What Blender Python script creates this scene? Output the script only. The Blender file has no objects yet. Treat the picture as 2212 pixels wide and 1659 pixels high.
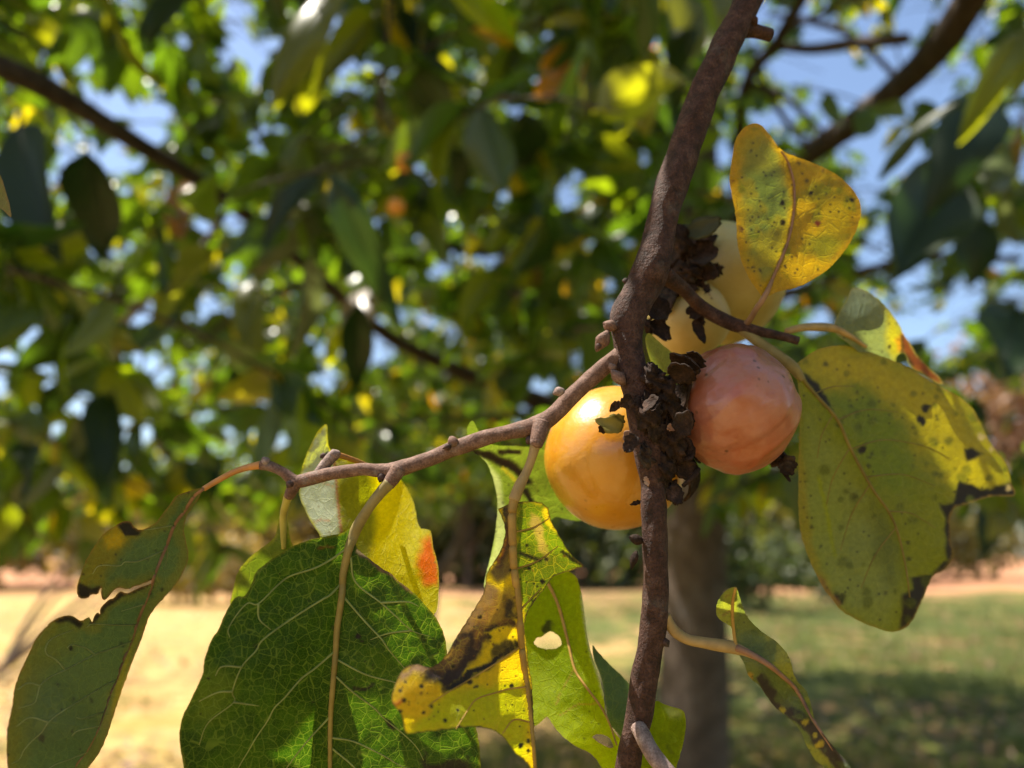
import bpy, math, random
import numpy as np
from mathutils import Vector, Matrix, Quaternion
from mathutils.geometry import delaunay_2d_cdt

random.seed(7)
rng = np.random.default_rng(7)
C = bpy.context.scene.collection
S = bpy.context.scene

# ------------------------------------------------------------------ camera, sky, sun, exposure
CAM = np.array([0.0, 0.0, 1.45])
PITCH = math.radians(12.5)
HFOV = math.radians(67)
TW = 2 * math.tan(HFOV / 2)
RT = np.array([1.0, 0, 0])
FW = np.array([0, math.cos(PITCH), math.sin(PITCH)])
UP = np.array([0, -math.sin(PITCH), math.cos(PITCH)])
FOCUS = 0.137

cam_d = bpy.data.cameras.new('camera')
cam = bpy.data.objects.new('camera', cam_d)
C.objects.link(cam)
cam.location = CAM
cam.rotation_euler = (math.radians(90) + PITCH, 0, 0)
cam_d.sensor_width = 36
cam_d.angle = HFOV
cam_d.clip_start = 0.005
cam_d.clip_end = 2000
cam_d.dof.use_dof = True
cam_d.dof.focus_distance = FOCUS
cam_d.dof.aperture_fstop = cam_d.lens / 2.3
cam_d.dof.aperture_blades = 0
S.camera = cam

SUN = Vector((-0.42, 0.10, 0.90)).normalized()
w = bpy.data.worlds.new('World')
S.world = w
w.use_nodes = True
nt = w.node_tree
sky = nt.nodes.new('ShaderNodeTexSky')
sky.sky_type = 'NISHITA'
sky.sun_disc = False
sky.sun_elevation = math.asin(SUN.z)
sky.sun_rotation = math.atan2(SUN.x, SUN.y)
nt.nodes['Background'].inputs[1].default_value = 0.09
nt.links.new(sky.outputs[0], nt.nodes['Background'].inputs[0])
sun_d = bpy.data.lights.new('sun', 'SUN')
sun_d.energy = 5.0
sun_d.angle = math.radians(0.5)
sun_d.color = (1.0, 0.93, 0.80)
sun = bpy.data.objects.new('sun', sun_d)
C.objects.link(sun)
sun.rotation_euler = SUN.to_track_quat('Z', 'Y').to_euler()
S.view_settings.view_transform = 'Standard'
S.view_settings.look = 'None'
S.view_settings.gamma = 1
S.view_settings.use_curve_mapping = False
S.view_settings.exposure = 1.42
S.cycles.max_bounces = 8
S.cycles.transmission_bounces = 6
S.cycles.diffuse_bounces = 3
S.cycles.sample_clamp_indirect = 6

# ------------------------------------------------------------------ helpers
def at(px, py, d):
    """the place seen at pixel (px, py) of a 2212 x 1659 picture, d metres along the view axis"""
    return CAM + d * (FW + RT * ((px - 1106) / 2212 * TW) + UP * ((829.5 - py) / 2212 * TW))

def at_arr(p, d):
    x = (p[:, 0] - 1106) / 2212 * TW
    y = (829.5 - p[:, 1]) / 2212 * TW
    return CAM + d[:, None] * (FW + RT * x[:, None] + UP * y[:, None])

def size(px, d):
    return px * TW * d / 2212

def empty(name, loc, label=None, cat=None, group=None):
    o = bpy.data.objects.new(name, None)
    o.empty_display_size = 0.01
    o.location = Vector(loc)
    C.objects.link(o)
    tag(o, label, cat, group)
    return o

def tag(o, label=None, cat=None, group=None, kind=None):
    if label: o['label'] = label
    if cat: o['category'] = cat
    if group: o['group'] = group
    if kind: o['kind'] = kind
    return o

def origin(o):
    p = Vector((0, 0, 0))
    while o:
        p += o.location
        o = o.parent
    return np.array(p)

def mesh_obj(name, V, F, mat, parent=None, smooth=True, loc=None):
    """V in world coordinates; the object gets loc (or its parent's place) as origin"""
    V = np.asarray(V, float)
    base = origin(parent) if parent else np.zeros(3)
    here = np.asarray(loc, float) if loc is not None else base
    me = bpy.data.meshes.new(name)
    me.from_pydata((V - here).tolist(), [], F if isinstance(F, list) else F.tolist())
    if smooth:
        me.polygons.foreach_set('use_smooth', [True] * len(me.polygons))
    if mat: me.materials.append(mat)
    o = bpy.data.objects.new(name, me)
    C.objects.link(o)
    if parent: o.parent = parent
    o.location = Vector(here - base)
    return o

def catmull(P, n):
    P = np.asarray(P, float)
    if len(P) < 3:
        t = np.linspace(0, 1, n * max(1, len(P) - 1) + 1)[:, None]
        return P[0] * (1 - t) + P[-1] * t
    Q = np.vstack([2 * P[0] - P[1], P, 2 * P[-1] - P[-2]])
    out = []
    for i in range(1, len(Q) - 2):
        p0, p1, p2, p3 = Q[i - 1], Q[i], Q[i + 1], Q[i + 2]
        for t in np.linspace(0, 1, n, endpoint=False):
            out.append(0.5 * ((2 * p1) + (p2 - p0) * t + (2 * p0 - 5 * p1 + 4 * p2 - p3) * t * t + (3 * p1 - p0 - 3 * p2 + p3) * t ** 3))
    out.append(P[-1])
    return np.array(out)

def hash2(ix, iy, seed):
    h = (ix.astype(np.int64) * 374761393 + iy.astype(np.int64) * 668265263 + seed * 974634777) & 0xffffffff
    h = ((h ^ (h >> 13)) * 1274126177) & 0xffffffff
    return ((h ^ (h >> 16)) & 0xffff) / 65535.0

def vnoise(x, y, seed=0):
    ix, iy = np.floor(x), np.floor(y)
    fx, fy = x - ix, y - iy
    fx, fy = fx * fx * (3 - 2 * fx), fy * fy * (3 - 2 * fy)
    a, b = hash2(ix, iy, seed), hash2(ix + 1, iy, seed)
    c, d = hash2(ix, iy + 1, seed), hash2(ix + 1, iy + 1, seed)
    return (a * (1 - fx) + b * fx) * (1 - fy) + (c * (1 - fx) + d * fx) * fy

def fbm(x, y, seed=0, o=4):
    v, a, s = 0, 0.5, 0
    for i in range(o):
        v = v + a * vnoise(x * 2 ** i, y * 2 ** i, seed + i * 17); s += a; a *= 0.5
    return v / s

def sstep(a, b, x):
    t = np.clip((x - a) / (b - a), 0, 1)
    return t * t * (3 - 2 * t)

def tube_mesh(P, R, sides=12, rough=0.0, seed=0, cap=True):
    """rings of radius R along P; rough = relative lumps"""
    P = np.asarray(P, float); R = np.asarray(R, float)
    T = np.gradient(P, axis=0)
    T /= np.linalg.norm(T, axis=1)[:, None] + 1e-12
    u = np.cross(T[0], [0.31, 0.22, 0.93]); u /= np.linalg.norm(u)
    V, F = [], []
    arc = np.concatenate([[0], np.cumsum(np.linalg.norm(np.diff(P, axis=0), axis=1))])
    ang = np.arange(sides) / sides * 2 * math.pi
    for i in range(len(P)):
        u = u - T[i] * np.dot(u, T[i]); u /= np.linalg.norm(u)
        v = np.cross(T[i], u)
        r = R[i] * np.ones(sides)
        if rough:
            rr = max(R.max(), 1e-6)
            k = arc[i] / rr
            n = fbm(np.cos(ang) * 1.2 + k * 0.45 + 50, np.sin(ang) * 1.2 + k * 0.3 + 50, seed, 3) - 0.5
            r = r * (1 + rough * 2 * n)
        V.append(P[i] + r[:, None] * (np.cos(ang)[:, None] * u + np.sin(ang)[:, None] * v))
    V = np.vstack(V)
    n = len(P)
    for i in range(n - 1):
        for j in range(sides):
            a, b = i * sides + j, i * sides + (j + 1) % sides
            F.append((a, b, b + sides, a + sides))
    if cap:
        c0, c1 = len(V), len(V) + 1
        V = np.vstack([V, P[0] - T[0] * R[0] * 0.4, P[-1] + T[-1] * R[-1] * 0.4])
        for j in range(sides):
            F.append((c0, (j + 1) % sides, j))
            F.append((c1, (n - 1) * sides + j, (n - 1) * sides + (j + 1) % sides))
    return V, F

def tube_px(name, pts, mat, parent, n=8, sides=12, rough=0.0, seed=0):
    """pts: (px, py, depth, width in pixels)"""
    Q = catmull(np.array([list(at(p[0], p[1], p[2])) + [size(p[3], p[2]) / 2] for p in pts]), n)
    V, F = tube_mesh(Q[:, :3], np.maximum(Q[:, 3], 1e-5), sides, rough, seed)
    return mesh_obj(name, V, F, mat, parent)

def lump(name, c, r, mat, parent, axis=(0, 0, 1), stretch=1.0, seed=0, rough=0.3, seg=10, point=0.0):
    """a bud or knob: an uneven egg, stretched along axis, drawn to a point"""
    V, F = [], []
    axis = np.asarray(axis, float); axis /= np.linalg.norm(axis)
    u = np.cross(axis, [0.3, 0.9, 0.2]); u /= np.linalg.norm(u); v = np.cross(axis, u)
    rings = seg
    for i in range(rings + 1):
        th = math.pi * i / rings
        z = -math.cos(th); s = math.sin(th)
        if z > 0: s *= (1 - point * z)
        for j in range(seg):
            a = j / seg * 2 * math.pi
            k = 1 + rough * (fbm(np.array([math.cos(a) * 1.5 + z + 9 + seed]), np.array([math.sin(a) * 1.5 + z + 9]), seed, 3)[0] - 0.5) * 2
            V.append(np.asarray(c) + r * k * (axis * z * stretch + u * s * math.cos(a) + v * s * math.sin(a)))
    for i in range(rings):
        for j in range(seg):
            a, b = i * seg + j, i * seg + (j + 1) % seg
            F.append((a, b, b + seg, a + seg))
    return mesh_obj(name, V, F, mat, parent)

# ------------------------------------------------------------------ materials
def seg_dist(P, line, closed=False):
    A = np.asarray(line, float); B = np.roll(A, -1, 0)
    if not closed: A, B = A[:-1], B[:-1]
    best = np.full(len(P), 1e9)
    for a, b in zip(A, B):
        ab = b - a; t = np.clip(((P - a) @ ab) / (ab @ ab + 1e-9), 0, 1)
        best = np.minimum(best, np.linalg.norm(P - a - t[:, None] * ab, axis=1))
    return best

class N:
    def __init__(self, name):
        self.m = bpy.data.materials.new(name); self.m.use_nodes = True
        self.t = self.m.node_tree; self.t.nodes.clear()
        self.out = self.t.nodes.new('ShaderNodeOutputMaterial')
    def n(self, typ, **kw):
        o = self.t.nodes.new('ShaderNode' + typ)
        for k, v in kw.items(): setattr(o, k, v)
        return o
    def set(self, sock, v):
        if hasattr(v, 'links') or hasattr(v, 'is_linked'): self.t.links.new(v, sock)
        else: sock.default_value = v
    def math(self, op, a, b=0.0, clamp=False):
        o = self.n('Math', operation=op, use_clamp=clamp); self.set(o.inputs[0], a); self.set(o.inputs[1], b); return o.outputs[0]
    def mix(self, f, a, b, mode='MIX'):
        o = self.n('Mix', data_type='RGBA', blend_type=mode)
        self.set(o.inputs[0], f)
        for s, v in ((o.inputs[6], a), (o.inputs[7], b)):
            self.set(s, v if not isinstance(v, tuple) or len(v) == 4 else (*v, 1))
        return o.outputs[2]
    def ramp(self, x, stops):
        o = self.n('ValToRGB'); self.set(o.inputs[0], x)
        e = o.color_ramp.elements
        while len(e) < len(stops): e.new(0.5)
        for el, (p, c) in zip(e, stops):
            el.position = p; el.color = (*c, 1) if isinstance(c, tuple) else (c, c, c, 1)
        return o.outputs[0]
    def noise(self, vec, scale, detail=3, rough=0.55, dist=0.0):
        o = self.n('TexNoise'); self.set(o.inputs['Vector'], vec)
        o.inputs['Scale'].default_value = scale; o.inputs['Detail'].default_value = detail
        o.inputs['Roughness'].default_value = rough; o.inputs['Distortion'].default_value = dist
        return o
    def bump(self, h, strength, dist):
        o = self.n('Bump'); self.set(o.inputs['Height'], h)
        o.inputs['Strength'].default_value = strength; o.inputs['Distance'].default_value = dist
        return o.outputs[0]
    def principled(self, color, rough=0.5, spec=0.5, normal=None, **kw):
        o = self.n('BsdfPrincipled'); self.set(o.inputs['Base Color'], color if not isinstance(color, tuple) else (*color, 1))
        self.set(o.inputs['Roughness'], rough); self.set(o.inputs['Specular IOR Level'], spec)
        if normal is not None: self.set(o.inputs['Normal'], normal)
        for k, v in kw.items(): self.set(o.inputs[k.replace('_', ' ')], v)
        return o.outputs[0]
    def done(self, sh):
        self.t.links.new(sh, self.out.inputs[0]); return self.m

def bark_mat(name, c0, c1, c2, scale, bump=0.6, dist=0.0006, spec=0.25):
    k = N(name); co = k.n('TexCoord').outputs['Object']
    a = k.noise(co, scale, 6, 0.65).outputs[0]
    b = k.noise(co, scale * 5, 4, 0.6).outputs[0]
    v = k.n('TexVoronoi', feature='F1'); k.set(v.inputs['Vector'], co); v.inputs['Scale'].default_value = scale * 3.2
    spots = k.ramp(v.outputs['Distance'], [(0.10, 1.0), (0.24, 0.0)])
    col = k.ramp(a, [(0.32, c0), (0.5, c1), (0.72, c2)])
    col = k.mix(k.math('MULTIPLY', spots, 0.5), col, tuple(min(1, x * 1.9) for x in c1))
    col = k.mix(k.ramp(b, [(0.35, 0.55), (0.6, 0.0)]), col, tuple(x * 0.35 for x in c0))
    lich = k.ramp(k.noise(co, scale * 0.28, 5, 0.7).outputs[0], [(0.56, 0.0), (0.68, 0.4)])
    gm = sum(c2) / 3 * 1.25
    col = k.mix(lich, col, (gm * 1.05, gm, gm * 0.93))
    h = k.math('ADD', k.math('MULTIPLY', a, 0.6), k.math('ADD', k.math('MULTIPLY', b, 0.6), k.math('MULTIPLY', spots, 0.35)))
    return k.done(k.principled(col, 0.75, spec, k.bump(h, bump, dist)))

M = {}
M['bark'] = bark_mat('twig_bark', (0.026, 0.013, 0.009), (0.062, 0.028, 0.020), (0.12, 0.066, 0.050), 420, 0.9, 0.0009)
M['twig'] = bark_mat('young_twig_bark', (0.10, 0.054, 0.038), (0.17, 0.092, 0.066), (0.26, 0.16, 0.125), 600, 0.5, 0.0004)
M['grey_twig'] = bark_mat('grey_twig_bark', (0.15, 0.10, 0.09), (0.26, 0.18, 0.155), (0.36, 0.28, 0.25), 600, 0.5, 0.0004)
M['bud'] = bark_mat('bud_scales', (0.03, 0.018, 0.014), (0.065, 0.035, 0.03), (0.13, 0.08, 0.07), 700, 0.6, 0.0003)
M['dry'] = bark_mat('dried_calyx_brown', (0.012, 0.007, 0.005), (0.030, 0.016, 0.010), (0.085, 0.045, 0.030), 380, 0.9, 0.0006, 0.15)
M['dry_pale'] = bark_mat('dried_calyx_pale', (0.16, 0.08, 0.05), (0.30, 0.17, 0.12), (0.42, 0.28, 0.2), 500, 0.7, 0.0004)  # pinkish lit bits of the calyx, their light put into the colour
M['trunk'] = bark_mat('trunk_bark', (0.065, 0.047, 0.036), (0.12, 0.088, 0.067), (0.18, 0.14, 0.11), 14, 0.9, 0.02)
M['limb'] = bark_mat('limb_bark', (0.040, 0.027, 0.020), (0.075, 0.050, 0.038), (0.12, 0.09, 0.07), 30, 0.8, 0.008)

def plain_mat(name, col, rough=0.55, var=0.25, scale=300, spec=0.3, bump=0.25, dist=0.0003, trans=0.0):
    k = N(name); co = k.n('TexCoord').outputs['Object']
    a = k.noise(co, scale, 4).outputs[0]
    c = k.mix(k.ramp(a, [(0.3, 0.0), (0.7, 1.0)]), tuple(x * (1 - var) for x in col), tuple(min(1, x * (1 + var)) for x in col))
    sh = k.principled(c, rough, spec, k.bump(a, bump, dist))
    if trans:
        t = k.n('BsdfTranslucent'); k.set(t.inputs[0], c)
        m = k.n('MixShader'); m.inputs[0].default_value = trans
        k.t.links.new(sh, m.inputs[1]); k.t.links.new(t.outputs[0], m.inputs[2]); sh = m.outputs[0]
    return k.done(sh)

M['pet_orange'] = plain_mat('orange_petiole', (0.42, 0.19, 0.055), 0.5)
M['pet_tan'] = plain_mat('tan_petiole', (0.29, 0.195, 0.075), 0.6)
M['pet_olive'] = plain_mat('olive_petiole', (0.20, 0.155, 0.055), 0.65)
M['pet_yellow'] = plain_mat('yellow_petiole', (0.38, 0.30, 0.05), 0.55)
M['pet_brown'] = plain_mat('brown_petiole', (0.20, 0.12, 0.07), 0.6)
M['rib_tan'] = plain_mat('tan_midrib', (0.29, 0.22, 0.065), 0.6, trans=0.25)
M['rib_pink'] = plain_mat('pinkish_midrib', (0.28, 0.15, 0.085), 0.6, trans=0.2)
M['rib_orange'] = plain_mat('orange_midrib', (0.45, 0.27, 0.06), 0.6, trans=0.3)
M['rib_olive'] = plain_mat('olive_midrib', (0.24, 0.185, 0.045), 0.6, trans=0.35)
M['vein'] = plain_mat('pale_vein', (0.30, 0.34, 0.10), 0.6, trans=0.35)
M['vein_dim'] = plain_mat('dim_vein', (0.28, 0.31, 0.13), 0.6, trans=0.3)
M['calyx_dark'] = plain_mat('dark_olive_calyx', (0.045, 0.045, 0.012), 0.6, trans=0.1)
M['calyx_green'] = plain_mat('green_calyx', (0.20, 0.17, 0.03), 0.5, trans=0.2)

def leaf_mat(name, vein_col, vein_amt, s1=4.2, s2=13.0, rough=0.5, spec=0.35, trans=0.5, tgain=(1.5, 1.5, 0.6), bump=0.5):
    """pigment and dead tissue come from the mesh; the fine vein net is a cell pattern over the blade"""
    k = N(name)
    uv = k.n('UVMap').outputs[0]
    pig = k.n('Attribute', attribute_name='pigment').outputs['Color']
    dead = k.n('Attribute', attribute_name='dead').outputs['Fac']
    nz = k.noise(uv, 6, 3)
    wv = k.n('VectorMath', operation='MULTIPLY_ADD')
    k.set(wv.inputs[0], nz.outputs['Color']); wv.inputs[1].default_value = (0.09, 0.09, 0); k.set(wv.inputs[2], uv)
    masks = []
    for s, wd in ((s1, 0.028), (s2, 0.045)):
        v = k.n('TexVoronoi', feature='DISTANCE_TO_EDGE'); k.set(v.inputs['Vector'], wv.outputs[0]); v.inputs['Scale'].default_value = s
        masks.append(k.ramp(v.outputs['Distance'], [(wd * 0.35, 1.0), (wd * 1.9, 0.0)]))
    vm = k.math('MAXIMUM', masks[0], k.math('MULTIPLY', masks[1], 0.42))
    vm = k.math('MULTIPLY', vm, k.math('SUBTRACT', 1.0, dead))
    mott = k.noise(uv, 9, 5, 0.7).outputs[0]
    fine = k.noise(uv, 70, 3, 0.7).outputs[0]
    mm = k.math('ADD', k.math('MULTIPLY', k.math('SUBTRACT', mott, 0.5), 0.9), k.math('MULTIPLY', k.math('SUBTRACT', fine, 0.5), 0.7))
    sc = k.n('VectorMath', operation='SCALE'); k.set(sc.inputs[0], pig); k.set(sc.inputs['Scale'], k.math('ADD', 1.0, mm))
    col = k.mix(k.math('MULTIPLY', vm, vein_amt), sc.outputs[0], vein_col)
    h = k.math('ADD', k.math('MULTIPLY', vm, 0.8), k.math('MULTIPLY', fine, 0.5))
    nrm = k.bump(h, bump, 0.00025)
    p = k.principled(col, k.math('ADD', rough, k.math('MULTIPLY', dead, 0.3)), spec, nrm)
    tc = k.mix(1.0, col, (*tgain, 1), 'MULTIPLY')
    t = k.n('BsdfTranslucent'); k.set(t.inputs[0], tc); k.set(t.inputs['Normal'], nrm)
    m = k.n('MixShader')
    k.set(m.inputs[0], k.math('MULTIPLY', k.math('SUBTRACT', 1.0, k.math('MULTIPLY', dead, 0.92)), trans))
    k.t.links.new(p, m.inputs[1]); k.t.links.new(t.outputs[0], m.inputs[2])
    return k.done(m.outputs[0])

M['leaf_net'] = leaf_mat('green_leaf_with_vein_net', (0.17, 0.24, 0.045), 0.5, s1=4.6, s2=14, spec=0.2, tgain=(1.7, 1.7, 0.5))
M['leaf_dim'] = leaf_mat('grey_green_leaf', (0.15, 0.19, 0.06), 0.22, rough=0.42, spec=0.5)
M['leaf_yellow'] = leaf_mat('yellow_leaf', (0.50, 0.42, 0.05), 0.30, s1=5, s2=16, tgain=(1.5, 1.4, 0.3), trans=0.6)
M['leaf_glow'] = leaf_mat('sunlit_thin_leaf', (0.45, 0.42, 0.02), 0.08, trans=0.74, tgain=(1.85, 1.85, 0.15), spec=0.12)
M['leaf_soft'] = leaf_mat('soft_leaf', (0.35, 0.35, 0.08), 0.12, tgain=(1.35, 1.4, 0.5))

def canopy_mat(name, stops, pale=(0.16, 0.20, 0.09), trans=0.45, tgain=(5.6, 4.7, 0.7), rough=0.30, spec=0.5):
    k = N(name)
    r = k.n('ObjectInfo').outputs['Random']
    a = k.n('Attribute', attribute_name='tint').outputs['Fac']
    t = k.math('FRACT', k.math('ADD', r, a))
    col = k.ramp(t, stops)
    k.t.nodes[-1].color_ramp.interpolation = 'LINEAR'
    bf = k.n('NewGeometry').outputs['Backfacing']
    front = k.mix(k.math('MULTIPLY', bf, 0.55), col, pale)
    co = k.n('TexCoord').outputs['Object']
    n = k.noise(co, 60, 3).outputs[0]
    sc = k.n('VectorMath', operation='SCALE'); k.set(sc.inputs[0], front); k.set(sc.inputs['Scale'], k.math('ADD', 0.22, k.math('MULTIPLY', n, 0.65)))
    p = k.principled(sc.outputs[0], rough, spec)
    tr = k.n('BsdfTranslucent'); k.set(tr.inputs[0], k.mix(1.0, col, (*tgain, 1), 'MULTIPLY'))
    m = k.n('MixShader'); m.inputs[0].default_value = trans
    k.t.links.new(p, m.inputs[1]); k.t.links.new(tr.outputs[0], m.inputs[2])
    return k.done(m.outputs[0])

GREENS = [(0.0, (0.022, 0.050, 0.016)), (0.35, (0.035, 0.075, 0.014)), (0.62, (0.060, 0.110, 0.012)), (0.84, (0.09, 0.135, 0.013)), (0.984, (0.20, 0.19, 0.018)), (0.998, (0.34, 0.19, 0.02)), (1.0, (0.30, 0.11, 0.02))]
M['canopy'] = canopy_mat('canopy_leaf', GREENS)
M['c_dark'] = canopy_mat('dark_glossy_leaf', [(0, (0.018, 0.042, 0.020)), (1, (0.030, 0.062, 0.014))], trans=0.3, tgain=(1.8, 1.8, 0.6), rough=0.45, spec=0.4)
M['c_olive'] = canopy_mat('olive_leaf', [(0, (0.075, 0.10, 0.014)), (1, (0.11, 0.13, 0.018))])
M['c_pale'] = canopy_mat('pale_underside_leaf', [(0, (0.15, 0.19, 0.09)), (1, (0.20, 0.23, 0.10))], trans=0.35, tgain=(1.2, 1.2, 0.7))
M['c_lime'] = canopy_mat('lime_leaf', [(0, (0.13, 0.19, 0.012)), (1, (0.20, 0.23, 0.012))], trans=0.6)
M['c_orange'] = canopy_mat('orange_leaf', [(0, (0.36, 0.17, 0.02)), (1, (0.42, 0.22, 0.02))], trans=0.4, tgain=(1.5, 1.2, 0.5))
M['c_pink'] = canopy_mat('lit_pink_leaf', [(0, (0.50, 0.40, 0.33)), (1, (0.55, 0.45, 0.36))], trans=0.3, tgain=(1.1, 1.0, 0.8))  # pink-white gloss of lit leaves put into the leaf colour
FAR = {
 'green': canopy_mat('far_green_foliage', [(0, (0.04, 0.065, 0.018)), (0.6, (0.075, 0.10, 0.022)), (1, (0.14, 0.15, 0.03))], trans=0.35, tgain=(1.8, 1.8, 0.7), rough=0.5),
 'olive': canopy_mat('far_olive_foliage', [(0, (0.10, 0.10, 0.025)), (0.6, (0.17, 0.16, 0.035)), (1, (0.28, 0.23, 0.05))], trans=0.35, tgain=(1.6, 1.5, 0.7), rough=0.5),
 'gold': canopy_mat('far_golden_foliage', [(0, (0.22, 0.17, 0.035)), (0.6, (0.34, 0.25, 0.06)), (1, (0.45, 0.30, 0.10))], trans=0.35, tgain=(1.4, 1.3, 0.7), rough=0.5),
 'rust': canopy_mat('far_rusty_foliage', [(0, (0.28, 0.15, 0.07)), (0.6, (0.42, 0.25, 0.14)), (1, (0.50, 0.34, 0.22))], trans=0.3, tgain=(1.3, 1.1, 0.7), rough=0.5),
}

# ------------------------------------------------------------------ ground
def ground_mat():
    k = N('dry_lawn'); g = k.n('NewGeometry').outputs['Position']
    big = k.noise(g, 0.22, 4).outputs[0]
    mid = k.noise(g, 0.9, 6, 0.7).outputs[0]
    sml = k.noise(g, 4.5, 5, 0.7).outputs[0]
    fine = k.noise(g, 22, 4, 0.7).outputs[0]
    xyz = k.n('SeparateXYZ'); k.set(xyz.inputs[0], g)
    green = k.mix(sml, (0.018, 0.034, 0.009), (0.14, 0.15, 0.04))
    tan = k.mix(k.ramp(sml, [(0.38, 0.0), (0.60, 1.0)]), (0.24, 0.155, 0.055), (0.56, 0.36, 0.14))
    side = k.math('MULTIPLY', xyz.outputs['X'], 0.022)          # greener towards the right
    f = k.ramp(k.math('SUBTRACT', k.math('ADD', k.math('MULTIPLY', big, 0.4), k.math('MULTIPLY', mid, 0.6)), side), [(0.43, 0.0), (0.54, 1.0)])
    col = k.mix(f, green, tan)
    clay = k.mix(sml, (0.30, 0.12, 0.06), (0.52, 0.27, 0.16))
    far = k.math('ADD', k.math('MULTIPLY', k.math('SUBTRACT', xyz.outputs['Y'], 27.0), 0.10), k.math('MULTIPLY', k.math('SUBTRACT', big, 0.5), 5.0), True)
    col = k.mix(far, col, clay)
    litter = k.ramp(mid, [(0.56, 0.0), (0.64, 0.85)])
    col = k.mix(litter, col, clay)
    dry = k.ramp(k.noise(g, 0.5, 5, 0.7).outputs[0], [(0.52, 0.0), (0.62, 0.6)])
    col = k.mix(dry, col, (0.20, 0.20, 0.045))
    return k.done(k.principled(col, 0.95, 0.1, k.bump(fine, 0.8, 0.04)))

n = 60
gx = np.sign(np.linspace(-1, 1, n)) * np.abs(np.linspace(-1, 1, n)) ** 2.2 * 600
gy = -40 + np.linspace(0, 1, n) ** 2.2 * 900
GX, GY = np.meshgrid(gx, gy)
GZ = 0.12 * (fbm(GX * 0.25 + 500, GY * 0.25 + 500, 3, 3) - 0.5)
V = np.stack([GX.ravel(), GY.ravel(), GZ.ravel()], 1)
F = [(j * n + i, j * n + i + 1, (j + 1) * n + i + 1, (j + 1) * n + i) for j in range(n - 1) for i in range(n - 1)]
tag(mesh_obj('lawn', V, F, ground_mat()), 'dry yellowish lawn with green patches and bare reddish clay', None, None, 'structure')

# ------------------------------------------------------------------ leaves in number
def leaf_template(L=1.0, W=0.5, fold=0.25, droop=0.25, twist=0.1, n=4, seed=0):
    """a folded, drooping leaf blade along +X, unit length; returns V, F"""
    r = random.Random(seed)
    V, F = [], []
    for i in range(n + 1):
        t = i / n
        wd = W / 2 * (math.sin(math.pi * t ** 0.8) ** 0.8 if 0 < t < 1 else 0.0) * (1 - 0.12 * t)
        if i == 0: wd = 0.015
        a = twist * (t - 0.3)
        z = -droop * t * t
        for s in (-1, 0, 1):
            wob = 0.03 * r.uniform(-1, 1) if s else 0
            y = s * wd
            zz = abs(s) * wd * fold + wob
            V.append((t, y * math.cos(a) - zz * math.sin(a), z + y * math.sin(a) + zz * math.cos(a)))
    for i in range(n):
        b = i * 3
        F += [(b, b + 3, b + 4, b + 1), (b + 1, b + 4, b + 5, b + 2)]
    V.append((-0.16, 0, 0.02)); V.append((0.0, 0.012, 0.0)); V.append((0.0, -0.012, 0.0))
    q = len(V)
    F.append((q - 3, q - 1, q - 2))
    return np.array(V), F

TEMPL = [leaf_template(1, 0.50 + 0.06 * (i % 3), 0.12 + 0.16 * ((i * 7) % 5) / 4, 0.10 + 0.13 * ((i * 3) % 4), -0.5 + 0.25 * (i % 5), seed=i) for i in range(8)]
def leaf_hi(W, fold, droop, twist, seed, n=12, m=3):
    """the same kind of leaf with a smooth outline, rolled and waved margins and a raised midrib"""
    r = random.Random(seed); ph = [r.uniform(0, 6.28) for _ in range(6)]
    V, F = [], []; cols = 2 * m + 1
    for i in range(n + 1):
        t = i / n
        wd = W / 2 * max(0.02, math.sin(math.pi * min(1, t ** 0.82)) ** 0.75 * (1 - 0.25 * t * t)) if t < 1 else 0.004
        a = twist * (t - 0.3); z = -droop * t * t + 0.02 * math.sin(5 * t + ph[0])
        for j in range(cols):
            q = (j - m) / m
            y = q * wd * (1 + 0.04 * math.sin(9 * t + ph[1 + (q > 0)]))
            zz = abs(q) * wd * fold + 0.05 * q * q * math.sin(7 * t + ph[3 + (q > 0)]) + (0.10 * math.sin(ph[5]) * abs(q) ** 3)
            V.append((t, y * math.cos(a) - zz * math.sin(a), z + y * math.sin(a) + zz * math.cos(a)))
    for i in range(n):
        for j in range(cols - 1):
            k = i * cols + j; F.append((k, k + cols, k + cols + 1, k + 1))
    o = len(V); ring = 5
    for i in range(n + 2):
        t = -0.16 + 1.10 * i / (n + 1); rad_ = 0.013 * (1 - 0.75 * max(0, t))
        tt = max(t, 0); z = -droop * tt * tt + 0.02 * math.sin(5 * tt + ph[0]) + (0.03 * t if t < 0 else 0)
        for j in range(ring):
            g = j / ring * 6.283; V.append((t, rad_ * math.cos(g), z + rad_ * math.sin(g)))
    for i in range(n + 1):
        for j in range(ring):
            k, k2 = o + i * ring + j, o + i * ring + (j + 1) % ring; F.append((k, k2, k2 + ring, k + ring))
    return V, F

TMESH = {}
def tmesh(i, mat):
    if (i, mat.name) not in TMESH:
        me = bpy.data.meshes.new('leaf')
        me.from_pydata(*[x for k, x in enumerate((lambda vf: (vf[0], [], vf[1]))(leaf_hi(0.50 + 0.06 * (i % 3), 0.12 + 0.16 * ((i * 7) % 5) / 4, 0.10 + 0.13 * ((i * 3) % 4), -0.5 + 0.25 * (i % 5), i)))])
        me.polygons.foreach_set('use_smooth', [True] * len(me.polygons))
        me.materials.append(mat)
        TMESH[(i, mat.name)] = me
    return TMESH[(i, mat.name)]

def frame(d, nrm):
    """rotation matrix with X along d, Z towards nrm"""
    d = np.asarray(d, float); d = d / np.linalg.norm(d)
    z = np.asarray(nrm, float); z = z - d * np.dot(z, d)
    if np.linalg.norm(z) < 1e-5: z = np.cross(d, [0.3, 0.5, 0.8])
    z /= np.linalg.norm(z)
    return np.stack([d, np.cross(z, d), z], 1)

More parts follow.
